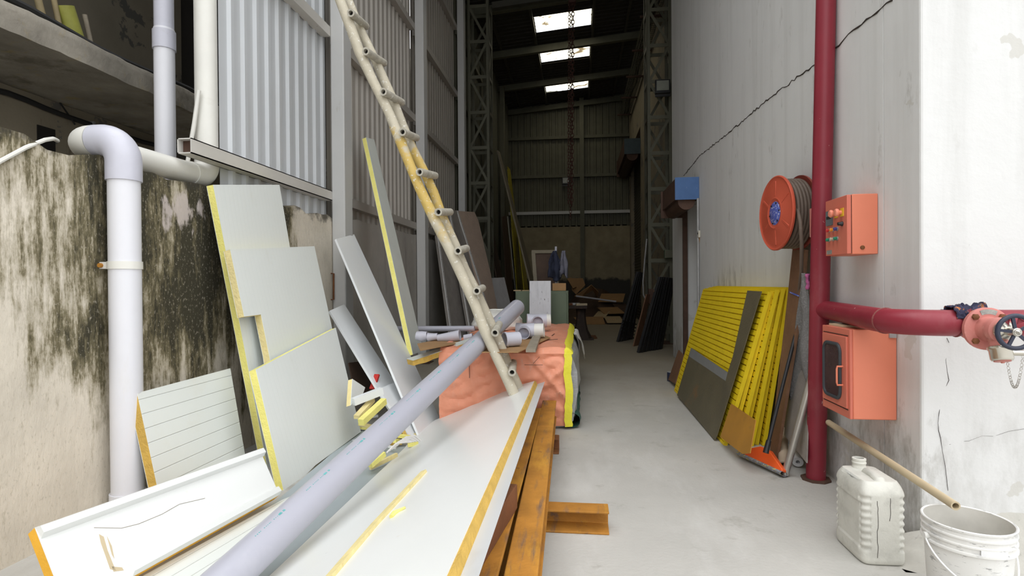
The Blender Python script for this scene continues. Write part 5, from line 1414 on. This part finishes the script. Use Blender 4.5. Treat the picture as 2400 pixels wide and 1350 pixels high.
leaner('metal_strip', 'pale metal strip beside the short dark brown plank', lean(-1.80, -2.40, 2.3, 0, 15.2), [(1149, 580), (1153, 582), (1172, 690), (1165, 690)], 'steel_grey')
leaner('wood_plank', 'tall brown plank leaning on the cladding before the olive board', lean(-2.05, -2.45, 3.6, 0, 18), [(1178, 508), (1187, 505), (1206, 720), (1190, 720)], 'wood_dark')
leaner('metal_strip', 'thin pale edged strip between the brown plank and the olive yellow board', lean(-2.02, -2.45, 3.6, 0, 18.6), [(1190, 507), (1193, 506), (1216, 700), (1211, 700)], 'steel_grey')
leaner('olive_board', 'tall olive yellow varnished board leaning on the cladding', lean(-1.97, -2.5, 5.4, 0, 20), [(1190, 390), (1196, 398), (1212, 530), (1231, 700), (1214, 700), (1199, 510)], 'olive_yellow')
leaner('olive_board', 'shorter olive board standing right beside the tall olive yellow one', lean(-1.62, -2.12, 3.0, 0, 20.4), [(1214, 540), (1221, 545), (1240, 690), (1230, 690)], 'olive_yellow')
leaner('long_batten', 'very long tan batten leaning high up on the cladding', lean(-.82, -2.42, 6.0, 0, 14.5), [(1167, 352), (1172, 357), (1256, 672), (1246, 672)], 'board_plain', 'batten', .04)

# ------------------------------------------------------------------ cabinet, boards and clutter in the middle
t = thing('metal_cabinet', 'green metal cabinet standing behind the marbled board', 'cabinet', (-.58, 9.0, 0))
part(t, 'body', MB().box((-1.02, 9.02, 0), (-.16, 9.5, 1.235)), MT['cabinet_green'], bevel=.006)
part(t, 'door', MB().box((-.585, 9.0, .06), (-.185, 9.02, 1.20)), MT['cabinet_green'], bevel=.006)
part(t, 'door', MB().box((-1.0, 9.0, .06), (-.595, 9.02, 1.20)), MT['cabinet_green'], bevel=.006)
mx0, mx1 = P(1241, 720, y=8.62), P(1291, 720, y=8.62); mz = P(1265, 658, y=8.72).z
M = frame((mx0.x, 8.55, .002), (1, 0, 0), Vector((0, .12, mz)).normalized(), Vector((1, 0, 0)).cross(Vector((0, .12, mz)).normalized()))
solo('marbled_board', 'white board with black marbled flecks standing on edge before the green cabinet', 'board', MB().prism([(0, 0), (mx1.x - mx0.x, 0), (mx1.x - mx0.x, mz), (0, mz)], -.012, .006), MT['marble'], M, local=True, smooth=0)
q = P(1311, 672, y=9.2)
solo('small_carton', 'small red-brown carton on top of the green cabinet', 'carton', MB().box((q.x - .11, 9.08, 1.237), (q.x + .11, 9.34, 1.36)), MT['cardboard'], (q.x, 9.2, 1.237), smooth=0, bevel=.004)
q = P(1222, 684, y=9.15)
solo('carton_lid', 'flattened tan carton on the end of the green cabinet', 'carton', MB().box((q.x - .12, 9.05, 1.237), (q.x + .0, 9.3, 1.252)).box((q.x + .02, 9.08, 1.237), (q.x + .13, 9.3, 1.25)), MT['cardboard_pale'], (q.x, 9.15, 1.237), smooth=0)
px_ = P(1303, 620, y=9.75)
solo('grey_pole', 'thin pale pole standing behind the green cabinet with clothes hung on it', 'pole', MB().tube([(px_.x, 9.75, 0), (px_.x, 9.75, P(1303, 578, y=9.75).z)], .022, 12), MT['pvc_grey'], (px_.x, 9.75, 0))
def coat(x0, x1, zt_, zb_, seed):
    def f(u, v):
        z = zt_ + (zb_ - zt_) * v; w = (.25 + .75 * min(1, v * 2.2))
        x = (x0 + x1) / 2 + (u - .5) * (x1 - x0) * w + .02 * N(u * 5, v * 4, seed)
        return (x, 9.72 - .01 - .035 * math.sin(u * 11 + seed) * (.3 + v) - .03 * N(u * 4, v * 4, seed + 3), z + .04 * math.sin(u * 6 + seed) * v)
    return f
zt1, zb1 = P(1303, 588, y=9.7).z, P(1303, 655, y=9.7).z
solo('navy_jacket', 'dark navy jacket hanging on the thin pale pole', 'jacket', MB().grid(coat(px_.x - .13, px_.x + .09, zt1, zb1, 1), 20, 20), MT['jacket_navy'], (px_.x, 9.7, zb1), solid=.012)
solo('lilac_shirt', 'grey-lilac shirt hanging over the navy jacket', 'shirt', MB().grid(coat(px_.x + .06, px_.x + .20, zt1 - .0, zb1 + .06, 5), 16, 20), MT['shirt_grey'], (px_.x + .1, 9.7, zb1), solid=.012)
fy = 10.6
x0, x1 = P(1250, 600, y=fy).x, P(1297, 600, y=fy).x; zt_ = P(1270, 590, y=fy).z
t = thing('door_frame', 'old brown door frame standing behind the hanging clothes', 'frame', (x0, fy, 0))
part(t, 'stile', MB().bar((x0 + .14, fy - .1, 0), (x0, fy, zt_), .07, .05), MT['board_plain'], smooth=0)
part(t, 'stile', MB().bar((x1 + .20, fy - .1, 0), (x1, fy, zt_), .07, .05), MT['board_plain'], smooth=0)
part(t, 'head_rail', MB().bar((x0 - .03, fy, zt_), (x1 + .03, fy, zt_), .06, .06), MT['board_plain'], smooth=0)
part(t, 'dark_panel', MB().prism([(0, 0), (x1 - x0 + .2, 0), (x1 - x0, zt_), (0, zt_)], 0, .01, frame((x0 + .05, fy - .05, .01), (1, 0, 0), (0, .03, 1), (0, -1, 0))), MT['wood_dark'], smooth=0)

# pedestal table
tc = P(1362, 795, z=0)
t = thing('pedestal_table', 'rusty iron table on a single flared pedestal foot', 'table', (tc.x, tc.y, 0))
zt_ = P(1360, 716, y=tc.y).z
part(t, 'table_top', MB().box((tc.x - .80, tc.y - .28, zt_ - .07), (tc.x + .15, tc.y + .35, zt_)), MT['iron_dark'], bevel=.01)
part(t, 'pedestal', MB().lathe([(.26, .03), (.24, .09), (.17, .22), (.13, .40), (.11, .6), (.12, zt_ - .07)], Matrix.Translation((tc.x, tc.y, 0)), 8), MT['iron_dark'], smooth=30)
part(t, 'foot_plate', MB().box((tc.x - .30, tc.y - .25, 0), (tc.x + .30, tc.y + .25, .03)), MT['iron_dark'], bevel=.004)
rr = random.Random(9)
for i, (lb, m) in enumerate((('pale offcut lying at the outer edge of the rusty table', 'wood_light'), ('dark offcut heaped in the middle of the rusty table', 'rust_dark'), ('grey scrap plate behind the pale offcut on the rusty table', 'steel_grey'))):
    x = tc.x + (.0, -.35, -.18)[i]; y = tc.y + (-.1, .0, .2)[i]
    bar_thing('table_offcut', lb, 'offcut', (x - .12, y, zt_ + .027), (x + .14, y + .05, zt_ + .03), .12, .05, MT[m])
flat('dark rusty plate lying on the floor by the pedestal table', [(1338, 797), (1400, 793), (1396, 786), (1340, 788)], .008, 'rust_dark', .012, 'floor_plate', 'metal plate')

# cardboard heap in front of the end wall
def ysheet(label, px, y0, tilt, m, th=.02, name='cardboard_sheet'):
    """sheet through a line at depth y0, tilted back"""
    u = Vector((0, math.sin(tilt), math.cos(tilt))); a = Vector((1, 0, 0)); n = a.cross(u)
    o = P(*px[0], y=y0)
    if (CAM - o).dot(n) < 0: n = -n
    sh = Sheet((o, n), a, u, px)
    return solo(name, label, 'cardboard', MB().prism(sh.out, -th, 0), MT[m], sh.M, local=True, smooth=0)
YH = 19.6
t = thing('open_carton', 'brown carton lying open on top of the cardboard heap', 'carton', P(1378, 690, y=20))
def quad(px, y, m, nm):
    ps = [P(a, b, y=yy) for (a, b), yy in zip(px, y)]
    n = (ps[1] - ps[0]).cross(ps[2] - ps[0]).normalized() * .012
    part(t, nm, MB().add([*ps, *(p - n for p in ps)], [(0,1,2,3), (7,6,5,4), (0,4,5,1), (1,5,6,2), (2,6,7,3), (3,7,4,0)]), MT[m], smooth=0)
quad([(1346, 694), (1386, 667), (1392, 678), (1360, 697)], (19.4, 19.8, 20.2, 19.6), 'cardboard', 'flap')
quad([(1386, 667), (1403, 684), (1400, 697), (1388, 676)], (19.8, 19.5, 20.2, 20.3), 'cardboard', 'flap')
quad([(1360, 697), (1392, 678), (1401, 697), (1396, 700)], (20.3, 20.6, 20.5, 20.2), 'wood_dark', 'carton_inside')
ysheet('long thin carton standing tilted at the back of the cardboard heap', [(1329, 653), (1339, 650), (1351, 672), (1343, 676)], 21.0, .3, 'cardboard', .12, 'long_carton')
ysheet('brown cardboard sheet leaning behind the open carton', [(1340, 652), (1366, 652), (1372, 668), (1350, 690), (1340, 680)], 21.4, .3, 'cardboard')
def heap(u, v):
    x = -.6 + 2.5 * u; y = 18.6 + 4.2 * v
    e = math.sin(math.pi * min(1, max(0, u * 1.02))) ** .6 * min(1, v * 1.5)
    return (x, y, (.42 + .78 * v) * e + .10 * e * N(x * 2.5, y * 2, 1))
solo('cardboard_litter', 'low heap of flattened dark cardboard before the end wall', 'cardboard', MB().grid(heap, 26, 22), MT['wood_dark'], (.6, 20, 0), smooth=0)['kind'] = 'stuff'
H = lambda x, y: heap((x + .6) / 2.5, min(1, (y - 18.6) / 4.2))[2]
for i, (lb, cx, cy, w, l, a, m) in enumerate((
    ('pale cardboard sheet with faint red marks at the front edge of the heap', 1.18, 18.9, .55, .75, .1, 'cardboard_pale'),
    ('pale cardboard sheet further back in the heap, under the long white pipe', .80, 19.5, .42, .7, -.3, 'cardboard_pale'),
    ('orange-brown flattened carton at the front of the heap next to the table', .48, 18.8, .75, .7, .06, 'cardboard'),
    ('brown cardboard sheet lying in the middle of the heap', 1.15, 19.9, .8, .6, .4, 'cardboard'),
    ('brown cardboard sheet lying highest on the far side of the heap', 1.25, 21.0, .9, .8, -.2, 'cardboard'),
    ('dark cardboard sheet at the wall side of the heap', 1.6, 20.3, .5, .9, .3, 'wood_dark'),
    ('brown cardboard strip beside the table foot', .15, 19.0, .5, .4, .5, 'cardboard'))):
    z = max(H(cx + dx, cy + dy) for dx in (-w/3, 0, w/3) for dy in (-l/3, 0, l/3)) + .02
    ca, sa = math.cos(a), math.sin(a); tlt = .22 + .04 * i
    M = frame((cx, cy, z), (ca, sa, 0), Vector((-sa, ca, tlt)).normalized(), Vector((ca, sa, 0)).cross(Vector((-sa, ca, tlt)).normalized()))
    t = thing('cardboard_sheet', lb, 'cardboard', M)
    part(t, 'sheet', MB().box((-w/2, -l/2, 0), (w/2, l/2, .02)), MT[m], local=True, smooth=0)
    if i == 0:
        for k_ in range(4):
            part(t, 'red_mark', MB().box((-.16 + k_ * .07, -.06 + .03 * (k_ % 2), .0201), (-.145 + k_ * .07, .08, .0212)), MT['tarp_orange'], local=True, smooth=0)
solo('white_pipe', 'long thin white pipe lying across the cardboard heap', 'pipe', MB().tube([P(1350, 694, y=19.1), P(1444, 707, y=18.9)], .030, 12), MT['pvc_grey'], P(1400, 700, y=19))

# ------------------------------------------------------------------ lattice columns
def lattice(label, x0, x1, y0, y1, ztop, z0=0.02, step=.93, off=0, m='steel_olive'):
    t = thing('lattice_column', label, 'column', ((x0 + x1) / 2, (y0 + y1) / 2, 0))
    c = .075
    for (x, y) in ((x0, y0), (x1, y0), (x0, y1), (x1, y1)):
        sx = 1 if x == x0 else -1; sy = 1 if y == y0 else -1
        mb = MB(); mb.box((min(x, x + sx * c), min(y, y + sy * .008), z0), (max(x, x + sx * c), max(y, y + sy * .008), ztop))
        mb.box((min(x, x + sx * .008), min(y, y + sy * c), z0), (max(x, x + sx * .008), max(y, y + sy * c), ztop))
        part(t, 'chord', mb, MT[m], smooth=0)
    zs = []; z = z0 + off
    while z < ztop: zs.append(z); z += step
    for i, z in enumerate(zs):
        for y in (y0 + .012, y1 - .012):
            part(t, 'cross_bar', MB().box((x0 + .01, y - .006, z - .04), (x1 - .01, y + .006, z + .04)), MT[m], smooth=0)
        for x in (x0 + .012, x1 - .012):
            part(t, 'side_bar', MB().box((x - .006, y0 + .02, z - .04), (x + .006, y1 - .02, z + .04)), MT[m], smooth=0)
        if i + 1 < len(zs):
            a, b = (x0 + .05, x1 - .05) if i % 2 else (x1 - .05, x0 + .05)
            part(t, 'diagonal', MB().bar((a, y0 + .02, z), (b, y0 + .02, zs[i+1]), .06, .01, up=(0, 1, 0)), MT[m], smooth=0)
            part(t, 'diagonal', MB().bar((b, y1 - .02, z), (a, y1 - .02, zs[i+1]), .06, .01, up=(0, 1, 0)), MT[m], smooth=0)
            for x in (x0 + .02, x1 - .02):
                ya, yb = (y0 + .05, y1 - .05) if i % 2 else (y1 - .05, y0 + .05)
                part(t, 'side_diagonal', MB().bar((x, ya, z), (x, yb, zs[i+1]), .06, .01, up=(1, 0, 0)), MT[m], smooth=0)
    part(t, 'foot_plate', MB().box((x0 - .06, y0 - .06, 0), (x1 + .03, y1 + .06, .02)), MT['rust_brown'], smooth=0)
    return t
lattice('tall steel lattice column standing against the cladding', -2.68, -2.13, 13.5, 14.05, 8.4, off=.35, step=.87)
lattice('tall steel lattice column standing past the doorway with a floodlight on it', 1.535, 2.08, 12.55, 13.1, 8.5, off=.25, step=.79)

def floodlight(label, c, w, h, face, parent_y):
    t = thing('floodlight', label, 'floodlight', c)
    part(t, 'housing', MB().box((c.x - w/2, c.y - .03, c.z - h/2), (c.x + w/2, c.y + .05, c.z + h/2)), MT['black_plastic'], bevel=.012)
    part(t, 'lens', MB().box((c.x - w*.40, c.y - .038, c.z - h*.30), (c.x + w*.40, c.y - .029, c.z + h*.40)), MT['glass_lamp'], smooth=0)
    part(t, 'bracket', MB().box((c.x - w*.45, c.y + .05, c.z - .03), (c.x + w*.45, parent_y, c.z + .01)).box((c.x - w*.5, c.y - .01, c.z - h*.72), (c.x + w*.5, c.y + .02, c.z - h*.55)), MT['black_plastic'], smooth=0)
c = P(1553, 203, y=12.40); floodlight('black floodlight fixed high on the lattice column past the doorway', c, .32, .30, -1, 12.545)
c = P(1326, 424, y=22.75); floodlight('small black floodlight on the girt of the end wall', c, .30, .30, -1, 22.85)
q0, q1 = P(1557, 586, y=12.45), P(1579, 605, y=12.45)
t = thing('junction_box', 'grey-green electrical box on the lattice column past the doorway', 'junction box', (q0.x, 12.45, q1.z))
part(t, 'box', MB().box((q0.x, 12.40, q1.z), (q1.x, 12.545, q0.z)), MT['cabinet_green'], bevel=.006)
part(t, 'lid', MB().box((q0.x + .01, 12.39, q1.z + .01), (q1.x - .01, 12.40, q0.z - .01)), MT['steel_olive'], smooth=0)
pts = [(1516, 560), (1511, 610), (1507, 660), (1508, 690), (1516, 708), (1528, 713), (1537, 703), (1540, 670)]
solo('cable_loop', 'thick grey cable hanging in a loop from the lattice column', 'cable', MB().tube([P(a, b, y=12.45) for a, b in pts], .016, 8), MT['conduit'], P(1516, 560, y=12.45))
q = P(1526, 690, y=12.4)
t = thing('switch_box', 'small rusty switch box with an orange side in the cable loop', 'switch box', q)
part(t, 'box', MB().box((q.x - .05, 12.42, q.z - .20), (q.x + .06, 12.54, q.z + .12)), MT['rust_brown'], smooth=0)
part(t, 'orange_side', MB().box((q.x + .061, 12.42, q.z - .12), (q.x + .085, 12.54, q.z + .08)), MT['button_orange'], smooth=0)

# dark ribbed panels leaning by that column
def ribbed(label, pl3, px, nr=5):
    sh = to_floor(Sheet(*pl3, px)); t = thing('ribbed_board', label, 'panel', sh.M)
    part(t, 'panel', MB().prism(sh.out, -.05, 0), MT['black_panel'], local=True, smooth=0)
    (ax_, ay_), (bx_, by_), (cx_, cy_), (dx_, dy_) = sh.out[:4]
    for f in (.2, .5, .8):
        p, q = Vector((ax_ + (bx_ - ax_) * f, ay_ + (by_ - ay_) * f, .006)), Vector((dx_ + (cx_ - dx_) * f, dy_ + (cy_ - dy_) * f, .006))
        part(t, 'rib', MB().bar(p, q, .03, .014), MT['black_panel'], local=True, smooth=0)
    return t, sh
ribbed('black ribbed panel leaning nearest the aisle before the lattice column', lean(1.36, 1.80, 1.5, 35, 11.2), [(1548, 650), (1563, 650), (1529, 823), (1501, 814)])
ribbed('black ribbed panel leaning on the wall side of the nearest black panel', lean(1.50, 1.94, 1.5, 35, 11.35), [(1563, 650), (1583, 653), (1552, 822), (1529, 823)])
t, sh = ribbed('black slatted panel leaning furthest back, beyond the lattice column', lean(1.30, 1.68, 1.6, 30, 13.6), [(1496, 637), (1508, 639), (1483, 796), (1454, 783)])
for i in range(5):
    a, b = sh.uv((1454 + i * 1.6, 783 - i * 8)), sh.uv((1484 + i * 1.6, 792 - i * 8))
    part(t, 'slat_end', MB().bar((a[0] - .06, a[1], .012), (b[0], b[1], .012), .03, .02), MT['black_panel'], local=True, smooth=0)
leaner('brown_board', 'narrow dark brown board between the black panels', lean(1.48, 1.75, 1.2, 30, 12.6), [(1516, 690), (1524, 690), (1503, 800), (1489, 796)], 'wood_brown')

# ------------------------------------------------------------------ shutter boxes
def shutter(label, x0, x1, y0, y1, z0, z1, blue):
    t = thing('shutter_box', label, 'shutter box', (x1, y0, z0))
    part(t, 'end_plate', MB().box((x0, y0, z0), (x1, y0 + .015, z1)), MT[blue], 'blue painted end plate', smooth=0)
    part(t, 'housing', MB().box((x0 + .01, y0 + .015, z0 + .01), (x1, y1, z1 - .01)), MT['rust_brown'], smooth=0)
    part(t, 'roller', MB().tube([((x0 + x1) / 2, y0 + .05, z0 - .02), ((x0 + x1) / 2, y1 - .05, z0 - .02)], (x1 - x0) * .36, 18), MT['rust_brown'])
    part(t, 'far_plate', MB().box((x0 - .02, y1, z0 - .12), (x1, y1 + .015, z1)), MT['rust_brown'], smooth=0)
q0, q1 = P(1582, 416, y=8.22), P(1634, 467, y=8.22)
shutter('blue-ended roller shutter box over the doorway', q0.x, XR - .003, 8.22, 9.46, q1.z, q0.z, 'blue_paint')
q0, q1 = P(1463, 325, y=18.9), P(1497, 360, y=18.9)
shutter('dull blue roller shutter box high on the far wall', q0.x, XR2 - .005, 18.9, 22.3, q1.z, q0.z, 'blue_dull')

# ------------------------------------------------------------------ cable tray on the far wall
t = thing('cable_tray', 'wire mesh cable tray running high along the far wall', 'cable tray', (XR2 - .3, 13.2, 7.95))
TX0, TX1, TZ0 = XR2 - .42, XR2 - .06, 7.95
mb = MB()
for i in range(7):
    x = TX0 + (TX1 - TX0) * i / 6; mb.bar((x, 13.2, TZ0), (x, 22.5, TZ0), .012)
for i in range(80):
    y = 13.2 + i * .117; mb.bar((TX0, y, TZ0), (TX1, y, TZ0), .010)
for x in (TX0, TX1): mb.bar((x, 13.2, TZ0 + .09), (x, 22.5, TZ0 + .09), .016)
part(t, 'mesh', mb, MT['steel_olive'], smooth=0)
for i in range(5):
    y = 14 + i * 2
    part(t, 'bracket', MB().bar((TX0 - .12, y, TZ0 - .04), (XR2 - .005, y, TZ0 - .04), .05, .05), MT['rust_brown'], smooth=0)
part(t, 'cables', MB().tube([(TX0 + .12 + .05 * math.sin(i * .8), 13.2 + i * .5, TZ0 + .05) for i in range(19)], .03, 8), MT['cable_black'])
part(t, 'cables', MB().tube([(TX0 + .24 + .04 * math.sin(i * 1.1 + 2), 13.2 + i * .5, TZ0 + .05) for i in range(19)], .025, 8), MT['cable_black'])

# ------------------------------------------------------------------ chain hoist
hc = P(1341, 20, y=14.0)
t = thing('chain_hoist', 'rusty chain hoist with long chains hanging from the roof', 'chain hoist', (hc.x, 14.0, RZ(hc.x) - .05))
zt_ = RZ(hc.x)
part(t, 'hook_block', MB().box((hc.x - .09, 13.9, zt_ - .55), (hc.x + .09, 14.1, zt_ - .3)).bar((hc.x, 14, zt_ - .3), (hc.x, 14, zt_ - .03), .05), MT['chain_rust'], bevel=.01)
part(t, 'support_beam', MB().bar((-2.12, 14.0, RZ(-2.12) - .30), (XR2 - .05, 14.0, RZ(XR2) - .30), .12, .16), MT['steel_dark'], smooth=0)
def chain(px, ytop, ybot, y, R, r):
    a, b = P(px[0], ytop, y=y), P(px[1], ybot, y=y)
    a = Vector((a.x, y, zt_ - .55)); n = int((a - b).length / (R * 2.1)); mb = MB(); d = (b - a).normalized()
    for i in range(n):
        c = a + d * (i + .5) * R * 2.1
        s = Vector((0, 1, 0)) if i % 2 else Vector((1, 0, 0)); s = (s - d * s.dot(d)).normalized()
        mb.torus(frame(c, d, s, d.cross(s)), R * 1.25, r, 8, 5, .62)
    return mb
for px, yb_, y, R, r in (((1334, 1332), 480, 13.96, .036, .011), ((1343, 1340), 490, 14.0, .048, .016), ((1338, 1337), 520, 14.04, .036, .011)):
    part(t, 'chain', chain(px, 0, yb_, y, R, r), MT['chain_rust'])

# ------------------------------------------------------------------ neighbouring building beyond the wall
NX, NE = -5.35, -4.2
t = thing('neighbour_building', 'stained beige building with a concrete balcony beyond the mouldy wall', 'building', (NX, 6, 0))
part(t, 'wall', MB().box((NX - .25, -6, 0), (NX, 18, 3.27)), MT['beige_plaster'], smooth=0)
w = part(t, 'upper_wall', MB().box((NX - .25, -6, 3.27), (NX, 7.0, 9)).box((NX - .25, 7.0, 6.0), (NX, 9.3, 9)).box((NX - .25, 9.3, 3.27), (NX, 18, 9)), MT['dark_plaster'], smooth=0)
part(t, 'doorway', MB().box((NX - .22, 7.0, 3.27), (NX - .12, 9.3, 6.0)), MT['hollow_dark'], 'dark doorway onto the balcony', smooth=0)
q0, q1 = P(86, 292, x=NX), P(128, 330, x=NX)
part(t, 'window', MB().box((NX, q0.y, 1.6), (NX + .01, q1.y, q0.z)), MT['hollow_dark'], 'dark window opening', smooth=0)
def slab(u, v):
    y = -6 + 24 * u
    prof_ = [(NX + .002, 3.27), (NE, 3.27), (NE, 3.47), (NE - .02, 3.49), (NX + .002, 3.49)]
    f = v * 4; i = min(int(f), 3); f -= i
    x = prof_[i][0] * (1 - f) + prof_[i+1][0] * f; z = prof_[i][1] * (1 - f) + prof_[i+1][1] * f
    k = .018 * N(y * 3, z * 5, x) + .008 * N(y * 11, z * 9, x)
    return (x + (k if x > NX + .1 else 0), y, z + k * .6)
part(t, 'balcony_slab', MB().grid(slab, 300, 16), MT['weathered_slab'], smooth=50)
part(t, 'slab_above', MB().box((NX, -6, 6.4), (NE + .3, 18, 6.6)), MT['weathered_slab'], smooth=0)
pts = []; rr = random.Random(6)
y = .5
while y < 9.5:
    pts.append((NX + .03, y, 3.19 - .05 * abs(math.sin(y * 1.35)) - .01 * rr.random())); y += .18
t2 = thing('wall_cable', 'black cable clipped along the wall under the balcony', 'cable', pts[0])
part(t2, 'cable', MB().tube(pts, .028, 8), MT['cable_black'])
for i in range(4, len(pts), 6):
    part(t2, 'clip', MB().box((NX, pts[i][1] - .012, pts[i][2] - .035), (NX + .07, pts[i][1] + .012, pts[i][2] + .035)), MT['conduit'], smooth=0)
solo('stray_wire', 'thin dark wire hanging down from the clipped cable', 'wire', MB().tube([P(62, 172, x=NX + .03), P(95, 205, x=NX + .05), P(137, 235, x=NX + .03), P(160, 268, x=NX + .04), P(176, 292, x=NX + .05)], .008, 6), MT['cable_black'], P(62, 172, x=NX + .03))
XB_ = NE - .25
for i, (lb, a, b, r, m) in enumerate((('green bamboo stump standing on the balcony', (150, 14), (165, 60), .075, 'bamboo_green'),
        ('thin tan bamboo cane nearest the green stump on the balcony', (122, -20), (136, 46), .022, 'bamboo_tan'),
        ('tan bamboo cane close to the frame corner on the balcony', (84, -20), (96, 26), .028, 'bamboo_tan'),
        ('short grey stick past the green stump at the balcony edge', (198, 34), (210, 88), .020, 'wood_grey'))):
    p, q = P(*a, x=XB_), P(*b, x=XB_)
    e = (q - p).normalized(); q = q + e * ((q.z - 3.50) / max(.2, -e.z))
    solo('bamboo_cane' if i < 3 else 'wood_stick', lb, 'bamboo' if i < 3 else 'stick', MB().tube([p, q], r, 10), MT[m], q)
solo('black_hose', 'black hose lying along the balcony edge behind the bamboo', 'hose', MB().tube([(NE - .12 + .04 * math.sin(i * .9), 1.2 + i * .3, 3.545 + .008 * math.sin(i)) for i in range(22)], .03, 8), MT['cable_black'], (NE - .12, 4, 3.5))

q0, q1 = P(778, 641, x=XM + .01), P(778, 702, x=XM + .01)
solo('rusty_bracket', 'small rusty U-shaped bracket on the wall end beside the grey post', 'bracket', MB().tube([(XM - .01, q0.y, q0.z), (XM + .03, q0.y, q0.z), (XM + .03, q1.y, q1.z), (XM - .01, q1.y, q1.z)], .010, 8), MT['rust_dark'], q1)
